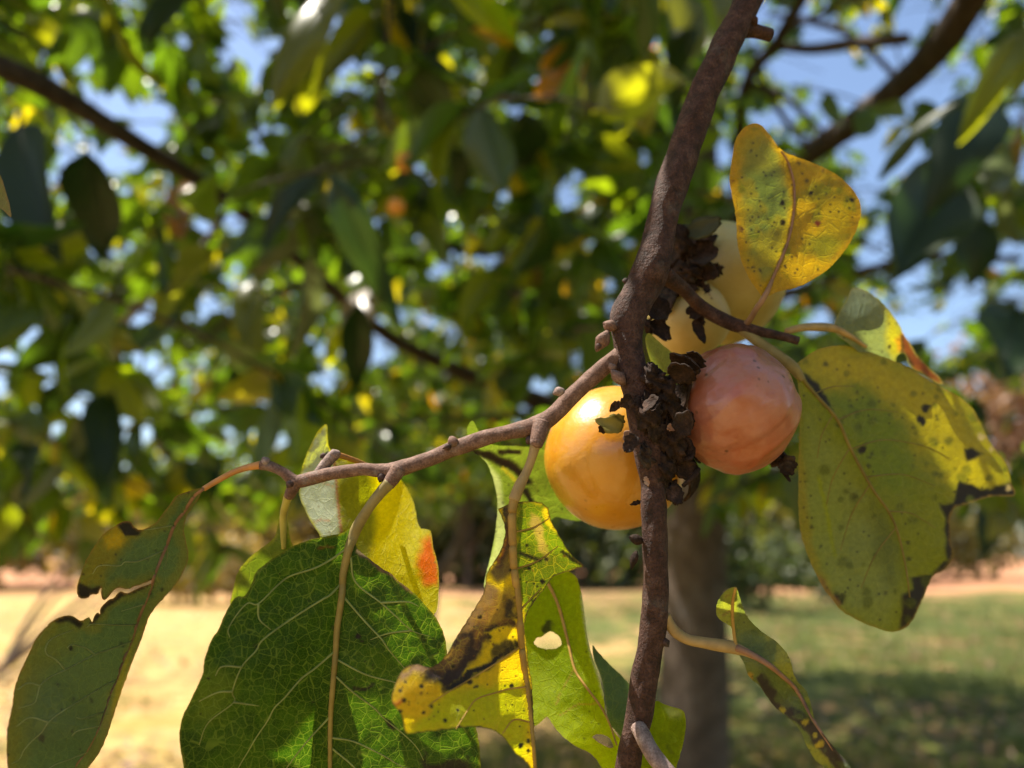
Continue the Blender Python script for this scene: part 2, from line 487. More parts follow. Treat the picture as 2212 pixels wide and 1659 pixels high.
def leaf_object(base, R, L, ti, mat, parent, name='leaf'):
    o = bpy.data.objects.new(name, tmesh(ti, mat))
    m = np.eye(4); m[:3, :3] = R * L; m[:3, 3] = np.asarray(base) - origin(parent)
    C.objects.link(o); o.parent = parent
    o.matrix_basis = Matrix(m.tolist())
    return o

def merged_leaves(name, items, mat, parent, kind='stuff'):
    """items: (base, R, L, template, tint); one mesh"""
    Vs, Fs, ts, off = [], [], [], 0
    for ti in range(len(TEMPL)):
        sub = [it for it in items if it[3] == ti]
        if not sub: continue
        v, f = TEMPL[ti]
        B = np.array([it[0] for it in sub]); RR = np.array([it[1] * it[2] for it in sub]); tt = np.array([it[4] for it in sub])
        W_ = np.einsum('nij,vj->nvi', RR, v) + B[:, None]
        nv = len(v); k = (np.arange(len(sub)) * nv + off)
        quads = np.array([q for q in f if len(q) == 4]); tris = [q for q in f if len(q) == 3]
        Fs += (k[:, None, None] + quads[None]).reshape(-1, 4).tolist()
        for q in tris: Fs += (k[:, None] + np.array(q)[None]).tolist()
        Vs.append(W_.reshape(-1, 3)); ts.append(np.repeat(tt, nv)); off += nv * len(sub)
    o = mesh_obj(name, np.vstack(Vs), Fs, mat, parent)
    o.data.attributes.new('tint', 'FLOAT', 'POINT').data.foreach_set('value', np.concatenate(ts))
    if kind: o['kind'] = kind
    return o

def rand_leaf_frame(down=0.8, rng_=rng):
    d = rng_.normal(size=3) * np.array([0.75, 0.75, 0.45]) + np.array([0, 0, -down])
    nrm = rng_.normal(size=3) * 0.8 + np.array([0, 0, 0.7])
    return frame(d, nrm)

def project(p):
    q = np.asarray(p) - CAM
    d = q @ FW
    return 1106 + (q @ RT) / d / TW * 2212, 829.5 - (q @ UP) / d / TW * 2212, d

# ------------------------------------------------------------------ litter and grass on the lawn
lr = np.random.default_rng(21)
def ground_spot(k):
    y = 4.2 + 22 * lr.uniform() ** 1.7
    x = lr.uniform(-0.75, 0.75) * (y + 2)
    return np.array([x, y, 0.0])
lit_items = []
while len(lit_items) < 7000:
    p = ground_spot(0)
    if fbm(p[:1] * .7 + 90, p[1:2] * .7 + 90, 8, 3)[0] < 0.47: continue
    p[2] = 0.075
    a = lr.uniform(0, 6.28)
    lit_items.append((p, frame([math.cos(a), math.sin(a), lr.normal() * .15], [lr.normal() * .3, lr.normal() * .3, 1]), lr.uniform(.06, .12), int(lr.integers(8)), lr.uniform()))
tag(merged_leaves('fallen_leaves', lit_items, canopy_mat('fallen_leaf', [(0, (0.20, 0.10, 0.05)), (0.4, (0.34, 0.17, 0.08)), (0.8, (0.42, 0.26, 0.10)), (1, (0.30, 0.26, 0.06))], trans=0.15, tgain=(1.2, 1.1, 0.7), rough=0.6), None), 'brown and rusty fallen leaves scattered over the lawn')
gv, gf = [], []
for _ in range(16000):
    p = ground_spot(0); p[2] = 0.0
    if fbm(p[:1] * .5 + 30, p[1:2] * .5 + 30, 4, 3)[0] < 0.57 - .045 * p[0]: continue
    for _b in range(4):
        a, hh = lr.uniform(0, 6.28), lr.uniform(.07, .17); q = p + np.array([lr.normal() * .04, lr.normal() * .04, 0])
        dx, dy = math.cos(a) * .006, math.sin(a) * .006; k_ = len(gv)
        gv += [q - [dx, dy, 0], q + [dx, dy, 0], q + [lr.normal() * .05, lr.normal() * .05, hh + .06]]; gf.append((k_, k_ + 1, k_ + 2))
gm_ = canopy_mat('grass_blade', [(0, (0.07, 0.11, 0.02)), (1, (0.16, 0.18, 0.04))], trans=0.3, tgain=(1.5, 1.5, 0.6), rough=0.6)
tag(mesh_obj('grass', gv, gf, gm_), 'thin tufts of green grass in the dry lawn', None, None, 'stuff')

# ------------------------------------------------------------------ far trees
def cloud_crown(center, radii, count, leaf, seed, hollow=0.25, lumps=9):
    r = np.random.default_rng(seed)
    cs = r.normal(size=(lumps, 3)); cs /= np.linalg.norm(cs, axis=1)[:, None]
    cs = cs * r.uniform(0.25, 0.75, (lumps, 1)) * radii + center
    items = []
    for i in range(count):
        c = cs[r.integers(lumps)]
        v = r.normal(size=3); v /= np.linalg.norm(v)
        p = c + v * radii * 0.48 * r.uniform(hollow, 1) ** 0.6
        if p[2] < 0.15: continue
        items.append((p, rand_leaf_frame(0.3, r), leaf * r.uniform(0.7, 1.3), int(r.integers(8)), r.uniform()))
    return items

def far_tree(name, label, cat, group, x, y, h, wd, tone, count, leaf, seed, trunk_r=0.15, low=0.25):
    root = empty(name, (x, y, 0), label, cat, group)
    r = random.Random(seed)
    top = np.array([x + r.uniform(-.3, .3), y, h * 0.75])
    P = catmull([(x, y, -0.1), (x + r.uniform(-.1, .1), y, h * 0.3), top], 5)
    V, F = tube_mesh(P, np.linspace(trunk_r, trunk_r * 0.3, len(P)), 8, 0.15, seed)
    mesh_obj('trunk', V, F, M['trunk'], root)
    for q in range(4):
        a = r.uniform(0, 6.28); s = P[int(len(P) * r.uniform(0.35, 0.7))]
        e = s + np.array([math.cos(a) * wd * 0.35, math.sin(a) * wd * 0.35, h * 0.22])
        V, F = tube_mesh(catmull([s, (s + e) / 2 + np.array([0, 0, .1 * h * 0.2]), e], 4), np.linspace(trunk_r * 0.4, trunk_r * 0.12, 9), 6, 0.1, q)
        mesh_obj('limb', V, F, M['trunk'], root)
    items = cloud_crown(np.array([x, y, h * (0.5 + low / 2)]), np.array([wd / 2 * 1.25, wd / 2 * 1.25, h * (0.5 - low / 2) * 1.15]), count, leaf, seed)
    merged_leaves('crown', items, FAR[tone], root)
    return root

FT = [  # name, label, tone, x, y, h, w, count
 ('far_tree', 'golden far tree at the left edge behind the dry lawn', 'gold', -31, 46, 5.6, 11, 1500),
 ('far_tree', 'tall olive far tree second from the left edge', 'olive', -22, 52, 6.4, 10, 1500),
 ('far_tree', 'low golden far tree left of the half eaten leaf', 'gold', -17, 44, 4.6, 8, 1300),
 ('far_tree', 'dull olive far tree seen above the broad green leaf', 'olive', -9, 50, 6.6, 9, 1500),
 ('far_tree', 'dark green far tree behind the forked trunk', 'green', -2.5, 45, 7.2, 9, 1800),
 ('far_tree', 'dark green far tree below the yellow persimmon', 'green', 5, 47, 7.0, 8.5, 1800),
 ('far_tree', 'olive far tree hidden partly by the near trunk', 'olive', 11.5, 49, 6.6, 8, 1500),
 ('far_tree', 'green far tree behind the big spotted leaf', 'green', 20, 52, 7.5, 9, 1600),
 ('far_tree', 'olive far tree at the lower right above the lawn', 'olive', 27, 60, 7.2, 9, 1300),
 ('far_tree', 'broad golden far tree left of the small green leaf', 'gold', -12.5, 49, 5.6, 10, 1500),
 ('far_tree', 'olive far tree left of the forked trunk', 'olive', -5.6, 54, 6.4, 9, 1500),
 ('far_tree', 'round green far tree just right of the torn leaf', 'green', 1.6, 53, 6.6, 8, 1500),
 ('far_tree', 'olive far tree between the near trunk and the spotted leaf', 'olive', 15.8, 54, 6.6, 9, 1500),
 ('far_tree', 'pale olive far tree beside the rusty tree', 'olive', 33, 64, 6.5, 10, 1200),
 ('far_tree', 'rusty autumn far tree at the right edge of the lawn', 'rust', 40, 58, 15.0, 12, 2600),
]
for i, (nm, lb, tone, x, y, h, wd, cnt) in enumerate(FT):
    far_tree(nm, lb, 'tree', 'trees far beyond the lawn', x * .8, y * .8, h * 1.08, wd, tone, int(cnt * 1.25), 0.62, 100 + i, 0.2, -0.12 if h < 10 else 0.25)
wd_items = []
for i in range(16):
    wd_items += cloud_crown(np.array([-66 + i * 9, 88 + 5 * math.sin(i * 2.1), 4.5]), np.array([8, 5, 6.5 + math.sin(i * 1.3)]), 520, 1.1, 400 + i)
tag(merged_leaves('woods', wd_items, FAR['olive'], None), 'far-off olive woods closing the view behind the lawn trees')
far_tree('bush', 'dull green bush on reddish ground right of the near trunk', 'bush', None, 5.9, 21.5, 3.1, 3.0, 'green', 1500, 0.26, 131, 0.05, 0.0)
far_tree('bush', 'small dark bush below the tip of the big spotted leaf', 'bush', None, 9.6, 23.5, 1.3, 2.2, 'green', 700, 0.2, 132, 0.04, 0.0)
far_tree('bush', 'golden bush on the lawn behind the half eaten leaf', 'bush', None, -9.6, 24, 2.3, 3.6, 'gold', 1200, 0.26, 133, 0.05, 0.0)

# forked tree standing between the leaves
ft = empty('forked_tree', (-0.95, 9.0, 0), 'slim dark forked tree between the broad green leaf and torn leaf', 'tree')
def limb_w(name, pts, mat, parent, sides=10, rough=0.12, seed=1, n=6):
    Q = catmull(np.array(pts, float), n)
    V, F = tube_mesh(Q[:, :3], Q[:, 3], sides, rough, seed)
    return mesh_obj(name, V, F, mat, parent)
limb_w('trunk', [(-0.95, 9.0, -0.1, 0.16), (-0.98, 9.0, 0.7, 0.13), (-0.93, 9.0, 1.15, 0.12)], M['trunk'], ft)
limb_w('limb', [(-0.93, 9.0, 1.1, 0.10), (-1.15, 9.0, 1.6, 0.075), (-1.3, 9.1, 2.4, 0.06), (-1.7, 9.1, 3.4, 0.03)], M['trunk'], ft)
limb_w('limb', [(-0.93, 9.0, 1.1, 0.09), (-0.6, 9.0, 1.6, 0.07), (-0.45, 9.1, 2.5, 0.05), (0.1, 9.1, 3.6, 0.03)], M['trunk'], ft)
merged_leaves('crown', cloud_crown(np.array([-0.6, 9.2, 3.3]), np.array([2.0, 1.6, 1.3]), 1500, 0.14, 77), FAR['green'], ft)

# bare branches low at the left
bs = empty('bare_shrub', (-6.2, 9.5, 0), 'thin leafless grey shrub at the left edge of the lawn', 'shrub')
for q, (ex, ez, r0) in enumerate([(-3.6, 1.75, .035), (-3.9, 1.35, .03), (-4.3, 2.1, .025), (-5.0, 1.9, .03), (-3.3, 1.5, .02)]):
    limb_w('stem', [(-6.2 + 0.05 * q, 9.5, -0.05, r0), ((-6.2 + ex) / 2, 9.5 + .1 * q, ez * 0.62, r0 * 0.8), (ex, 9.5 + .2 * q, ez, r0 * 0.35)], M['trunk'], bs, 6, 0.1, q)

# ------------------------------------------------------------------ the persimmon tree behind the branch
TRX, TRY = at(1508, 1300, 3.6)[0], at(1508, 1300, 3.6)[1]
tree = empty('persimmon_tree', (TRX, TRY, 0), 'leafy persimmon tree with a straight grey trunk on the lawn', 'tree')
tq = lambda x, y, d, w: (*at(x, y, d), size(w, d) / 2)
limb_w('trunk', [(at(1496, 1659, 3.45)[0], TRY, -0.1, 0.21), tq(1497, 1900, 3.36, 172), tq(1498, 1659, 3.45, 160), tq(1500, 1400, 3.53, 146), tq(1504, 1150, 3.6, 130), tq(1507, 900, 3.66, 112), tq(1512, 600, 3.72, 95), tq(1508, 300, 3.76, 80), tq(1500, 0, 3.8, 66), tq(1490, -500, 3.9, 40)], M['trunk'], tree, 16, 0.08, 5, 8)
def limb_px(name, pts, mat=M['limb'], sides=10, seed=3):
    return tube_px(name, pts, mat, tree, 7, sides, 0.14, seed)
limb_px('limb', [(1485, 945, 3.55, 46), (1330, 905, 3.3, 46), (1150, 862, 3.0, 42), (880, 750, 2.4, 32), (690, 600, 1.95, 30), (500, 440, 1.5, 33), (280, 300, 1.2, 42), (80, 180, 1.0, 54), (-140, 90, .85, 60)])
limb_px('limb', [(1500, 560, 3.6, 44), (1600, 470, 3.4, 48), (1740, 340, 3.0, 52), (1850, 260, 2.6, 56), (1960, 170, 2.3, 60), (2050, 70, 2.0, 72), (2130, -60, 1.8, 80)])
limb_px('limb', [(1490, 440, 3.6, 38), (1330, 480, 3.3, 32), (1180, 520, 3.0, 28), (1040, 545, 2.7, 22), (930, 520, 2.5, 14)])
limb_px('limb', [(1500, 640, 3.6, 30), (1580, 480, 3.1, 26), (1605, 210, 2.3, 26), (1680, 90, 2.0, 29), (1745, -30, 1.8, 30)])
limb_px('branch', [(1672, 100, 2.05, 20), (1760, 106, 1.95, 24), (1850, 92, 1.9, 26), (1960, 84, 1.8, 26)])
limb_px('branch', [(1870, 95, 1.9, 15), (1890, 120, 1.9, 13), (1930, 160, 1.9, 13)])
limb_px('branch', [(1625, 180, 2.2, 15), (1700, 215, 2.15, 13), (1750, 260, 2.1, 12), (1800, 310, 2.1, 9)])
limb_px('branch', [(1660, 30, 2.0, 10), (1760, 48, 1.95, 14), (1840, 74, 1.9, 14)])
limb_px('branch', [(1640, 160, 2.2, 10), (1690, 250, 2.2, 13), (1740, 310, 2.2, 11)])
limb_px('branch', [(1690, 70, 2.0, 12), (1790, 20, 1.9, 12), (1900, -30, 1.8, 13)])
limb_px('branch', [(842, -60, 1.1, 9), (838, 80, 1.1, 8), (822, 190, 1.1, 12), (818, 270, 1.1, 10)], M['limb'])
limb_px('branch', [(822, 190, 1.1, 9), (845, 270, 1.05, 8), (868, 330, 1.0, 5)])
limb_px('branch', [(818, 270, 1.1, 8), (770, 300, 1.12, 8), (700, 330, 1.15, 7)])
limb_px('branch', [(1190, 880, 3.05, 16), (1100, 900, 2.9, 14), (900, 905, 2.6, 10), (700, 880, 2.3, 7)])
limb_px('branch', [(1490, 300, 3.5, 24), (1300, 250, 3.0, 20), (1150, 230, 2.5, 16), (1000, 180, 2.2, 12)])
limb_px('branch', [(1500, 700, 3.5, 28), (1750, 620, 3.2, 24), (1980, 560, 2.8, 20), (2200, 560, 2.4, 16)])
limb_px('branch', [(500, 440, 1.5, 16), (420, 560, 1.35, 13), (330, 700, 1.3, 9), (300, 840, 1.3, 6)])
limb_px('branch', [(690, 600, 1.95, 16), (560, 650, 1.8, 12), (400, 760, 1.75, 9), (200, 900, 1.8, 7)])

# crown: drooping twigs with alternate leaves, spread through a round crown about the trunk
cen = np.array([TRX + 0.65, TRY + 1.4, 3.3]); rad = np.array([4.9, 6.2, 2.2])
gaps = [(at(x, y, 3.0), r) for x, y, r in [(1830, 190, .20), (1740, 90, .16), (2000, 260, .18), (1960, 650, .22), (1950, 760, .2), (30, 660, .2), (110, 820, .22), (60, 520, .13), (300, 230, .2), (1960, 70, .17), (1900, 330, .2), (1600, 300, .15),
        (620, 190, .22), (470, 560, .16), (1650, 40, .16), (2150, 900, .26), (1340, 150, .18), (1230, 60, .2), (900, 120, .16), (420, 430, .16), (480, 920, .16), (1260, 330, .13), (280, 880, .16), (1880, 520, .18), (540, 60, .16), (120, 110, .15), (1080, 700, .10), (800, 640, .10), (1080, 380, .1), (200, 340, .14), (320, 740, .14), (30, 1010, .16), (250, 1000, .12), (1180, 620, .1), (1560, 560, .1)]]
LIMBS2 = [np.array([(1330, 905), (1150, 862), (880, 750), (690, 600), (500, 440), (280, 300), (80, 180), (-140, 90)], float), np.array([(1740, 340), (1850, 260), (1960, 170), (2050, 70), (2130, -60)], float)]
def near_limb(px, py):
    return min(float(seg_dist(np.array([[px, py]]), l)[0]) for l in LIMBS2)
items = []; twV, twF, toff = [], [], 0
def low_limit(p):
    # underside of the crown: higher towards the far side, drooping at the near left
    return 1.43 - 0.10 * min(1, max(0, -p[0] - 0.2)) + 0.085 * max(p[1], 0) + 0.20 * (fbm(np.array([p[0] * .9 + 40]), np.array([p[1] * .9 + 40]), 5, 2)[0] - 0.5)
ncl = 0
SUNV = np.array(SUN)
lit = at(1020, 1180, .142)
while ncl < 9700:
    p = cen + (rng.uniform(-1, 1, 3)) * rad
    if ncl >= 9000: p = np.array([rng.uniform(0.6, 5.2), rng.uniform(4.8, 9.2), rng.uniform(3.2, 5.2)])  # extra clusters added to shade the lawn at the right
    elif ncl >= 8000: p[2] = rng.uniform(3.9, 5.4)                 # thick top of the crown, added to shade the foliage below
    if ncl < 270: p = CAM + np.array([rng.uniform(-1.9, 1.6), rng.uniform(0.75, 2.4), rng.uniform(0.1, 1.6)])   # hanging outer twigs
    q = (p - cen) / rad; e = q[0] ** 2 + q[1] ** 2 + (q[2] ** 2 if q[2] > 0 else q[2] ** 6)
    if e > 1 or (e < 0.3 and rng.uniform() < 0.3): continue
    lo = low_limit(p)
    if p[2] < lo + 0.06: continue
    px, py, d = project(p)
    if 0 < d < 0.75 and -500 < px < 2700 and py > -700: continue
    if d < 1.0 and 500 < px < 2250 and py > -100: continue
    if np.linalg.norm(p - CAM) < 0.6: continue
    if 0 < d < 1.7 and px > 1450 and py < 800: continue
    if 0 < d < 2.6 and -200 < px < 2300 and near_limb(px, py) < 55 + 70 / d: continue
    t = np.dot(p - lit, SUNV)
    if t > 0 and np.linalg.norm(p - lit - SUNV * t) < 0.34: continue          # a hole in the crown that lets the sun through
    ok = True
    for gp, gr in gaps:       # openings through which the sky shows
        g = gp - CAM; t = np.dot(p - CAM, g) / np.dot(g, g)
        if t > 0.3 and np.linalg.norm(p - CAM - g * t) < gr * t * rng.uniform(0.6, 1.15): ok = False; break
    if not ok: continue
    ncl += 1
    a = rng.uniform(0, 6.28); ln = rng.uniform(0.22, 0.5)
    d0 = np.array([math.cos(a), math.sin(a), -0.1]); 
    tp = [p + d0 * ln * t + np.array([0, 0, -0.35 * ln * t * t]) for t in np.linspace(0, 1, 5)]
    v, f = tube_mesh(tp, np.linspace(0.0035, 0.0012, 5), 4, 0, 0, False)
    twV.append(v); twF += [tuple(x + toff for x in q) for q in f]; toff += len(v)
    for s in range(int(rng.integers(8, 15))):
        t = rng.uniform(0.1, 1); q = p + d0 * ln * t + np.array([0, 0, -0.35 * ln * t * t])
        if q[2] < lo: continue
        t2 = np.dot(q - lit, SUNV)
        if t2 > 0 and np.linalg.norm(q - lit - SUNV * t2) < 0.13: continue
        items.append((q, rand_leaf_frame(0.75), rng.uniform(0.075, 0.125), int(rng.integers(8)), float(rng.uniform() ** 1.15)))
def shows(it):
    c = it[0] + it[1][:, 0] * it[2] * 0.5
    px, py, d = project(c)
    if d < 0.3 or px < -60 or px > 2272 or py < -60 or py > 1720: return -1
    return it[2] / d
gr_ = np.random.default_rng(99)
cpos = np.array([it[0] + it[1][:, 0] * it[2] * .5 for it in items]); keep = np.ones(len(items), bool)
for _ in range(170):       # many small chinks in the foliage
    x, y = gr_.uniform(-50, 2250), gr_.uniform(-50, 960)
    if _ % 3 == 0: x = gr_.uniform(1560, 2240)
    g = at(x, y, 3.0) - CAM; g /= np.linalg.norm(g); rr_ = gr_.uniform(.007, .019)
    t = (cpos - CAM) @ g
    keep &= ~((t > .5) & (np.linalg.norm(cpos - CAM - t[:, None] * g, axis=1) < rr_ * t + .012))
items = [it for it, k_ in zip(items, keep) if k_]
items.sort(key=shows, reverse=True)
NEAR = 238
for b, R, L, ti, tint in items[:NEAR]:
    leaf_object(b, R, L, ti, M['canopy'], tree)
merged_leaves('foliage', items[NEAR:], M['canopy'], tree)
o = mesh_obj('thin_twigs', np.vstack(twV), twF, M['limb'], tree); o['kind'] = 'stuff'

# leaves that can be told apart in the photograph: base, tip (pixels), width, tone, roll
MID = [
 (405, -30, 295, 110, 120, 'c_dark', .2), (240, -30, 238, 195, 75, 'c_olive', .1), (95, -20, 130, 60, 90, 'c_olive', .4),
 (50, 275, 58, 520, 130, 'c_dark', .3), (192, 325, 228, 565, 160, 'c_dark', -.1), (100, 495, 40, 610, 70, 'c_olive', .5),
 (735, -30, 545, 125, 120, 'c_olive', .3), (800, 45, 672, 185, 66, 'c_olive', -.4), (845, 30, 968, 152, 100, 'c_dark', .2), (950, -30, 1165, 62, 100, 'c_lime', .3),
 (768, 325, 818, 442, 56, 'c_pale', .6), (692, 378, 536, 522, 100, 'c_dark', .4), (652, 462, 552, 592, 56, 'c_pale', -.3),
 (712, 366, 845, 690, 105, 'c_dark', .1), (655, 440, 705, 548, 84, 'c_pale', .2), (468, 546, 306, 690, 86, 'c_olive', .3), (308, 655, 236, 762, 46, 'c_pink', .5),
 (255, 688, 180, 740, 52, 'c_lime', .2), (548, 600, 498, 755, 74, 'c_olive', .4), (672, 556, 662, 755, 66, 'c_pale', .1), (772, 646, 772, 850, 84, 'c_dark', -.2),
 (792, 615, 738, 684, 40, 'c_pink', .5), (738, 700, 698, 772, 44, 'c_lime', .1), (1150, 536, 1176, 628, 62, 'c_orange', .3), (1058, 788, 1108, 842, 52, 'c_orange', -.2),
 (432, 398, 346, 434, 46, 'c_orange', .2), (2225, 60, 2070, 270, 100, 'c_olive', .3), (2205, 262, 2192, 362, 56, 'c_orange', .4), (2184, 306, 2136, 425, 64, 'c_pale', .3),
 (2140, 190, 2076, 338, 90, 'c_dark', .2), (2075, 215, 1860, 335, 60, 'c_dark', .6), (2185, 396, 2168, 526, 76, 'c_pale', -.2), (2195, 672, 2168, 806, 96, 'c_dark', .3),
 (2140, 1080, 2146, 1186, 62, 'c_dark', .1), (1588, 1035, 1622, 1136, 66, 'c_dark', .2), (1640, 1060, 1660, 1120, 40, 'c_lime', .2),
 (246, 870, 226, 1075, 84, 'c_dark', .1), (182, 900, 150, 1085, 66, 'c_pale', .4), (345, 955, 352, 1052, 60, 'c_dark', -.2), (470, 985, 452, 1090, 66, 'c_dark', .3), (60, 960, 30, 1100, 80, 'c_dark', .1), (565, 900, 540, 1000, 60, 'c_olive', .3),
 (1490, 60, 1400, 240, 110, 'c_dark', .3), (1560, -30, 1480, 90, 110, 'c_olive', .1), (1290, 110, 1260, 260, 70, 'c_olive', -.5), (1130, 250, 1170, 420, 96, 'c_dark', .2), (1000, 280, 960, 430, 90, 'c_dark', .3),
 (2040, 400, 1960, 560, 120, 'c_dark', .1), (2120, 470, 2090, 620, 100, 'c_dark', .4), (1920, 960, 1900, 1040, 60, 'c_olive', .1), (2100, 980, 2080, 1100, 64, 'c_olive', .4),
]
for i, (x0, y0, x1, y1, wd, tone, roll) in enumerate(MID):
    ln = math.hypot(x1 - x0, y1 - y0)
    L = 0.128 + 0.014 * math.sin(i * 2.3)
    d = min(max(L * 2212 / (TW * ln) * 0.96, 0.60), 2.2)
    b, t = at(x0, y0, d), at(x1, y1, d * (1 + 0.12 * math.sin(i * 1.7)))
    ax = t - b
    Lr = np.linalg.norm(ax)
    nrm = -FW * math.cos(roll) + np.cross(ax / Lr, -FW) * math.sin(roll) + UP * 0.35
    if tone in ('c_pale',): nrm = -nrm
    ti = i % 8
    R = frame(ax, nrm)
    o = leaf_object(b, R, Lr, ti, M[tone], tree)
    k = min(2.0, 0.82 * (wd / ln) / (0.50 + 0.06 * (ti % 3)) / max(0.35, math.cos(roll)))
    m = np.array(o.matrix_basis); m[:3, 1] *= k; o.matrix_basis = Matrix(m.tolist())

# ------------------------------------------------------------------ the fruiting branch: leaf blades from their outlines
def in_poly(P, poly):
    x, y = P[:, 0], P[:, 1]; r = np.zeros(len(P), bool)
    X, Y = poly[:, 0], poly[:, 1]; j = len(poly) - 1
    for i in range(len(poly)):
        c = ((Y[i] > y) != (Y[j] > y))
        with np.errstate(divide='ignore', invalid='ignore'):
            c &= x < (X[j] - X[i]) * (y - Y[i]) / (Y[j] - Y[i] + 1e-12) + X[i]
        r ^= c; j = i
    return r

def side_of(P, line):
    """+1 left / -1 right of the polyline's nearest segment"""
    A = np.asarray(line, float); best = np.full(len(P), 1e9); sd = np.ones(len(P))
    for a, b in zip(A[:-1], A[1:]):
        ab = b - a; t = np.clip(((P - a) @ ab) / (ab @ ab + 1e-9), 0, 1)
        dv = P - a - t[:, None] * ab; dd = np.linalg.norm(dv, axis=1)
        s = np.sign(ab[0] * dv[:, 1] - ab[1] * dv[:, 0]); k = dd < best
        best[k] = dd[k]; sd[k] = s[k]
    return sd

def densify(poly, step, jit, seed, rounds=1):
    P = np.asarray(poly, float)
    for _ in range(rounds):
        Q = np.roll(P, -1, 0)
        P = np.stack([P * 0.75 + Q * 0.25, P * 0.25 + Q * 0.75], 1).reshape(-1, 2)
    out = []
    for a, b in zip(P, np.roll(P, -1, 0)):
        n = max(1, int(np.linalg.norm(b - a) / step))
        for i in range(n): out.append(a + (b - a) * i / n)
    out = np.array(out)
    r = np.random.default_rng(seed)
    k = r.normal(size=out.shape); k = (k + np.roll(k, 1, 0)) * 0.6
    return out + k * jit

class TPS:
    """smooth depth through a few given points"""
    def __init__(self, pts):
        p = np.array(pts, float); self.c = p[:, :2] / 300.0; n = len(p)
        A = np.zeros((n + 3, n + 3)); A[:n, :n] = self.k(self.c, self.c) + np.eye(n) * 1e-4
        A[:n, n:] = np.hstack([np.ones((n, 1)), self.c]); A[n:, :n] = A[:n, n:].T
        self.w = np.linalg.solve(A, np.concatenate([p[:, 2], np.zeros(3)]))
    def k(self, a, b):
        r2 = ((a[:, None] - b[None]) ** 2).sum(2); return 0.5 * r2 * np.log(r2 + 1e-12)
    def __call__(self, P):
        q = np.asarray(P, float) / 300.0; n = len(self.c)
        return self.k(q, self.c) @ self.w[:n] + self.w[n] + q @ self.w[n + 1:]

def smooth_colors(cols): return [np.array(c, float) for c in cols]

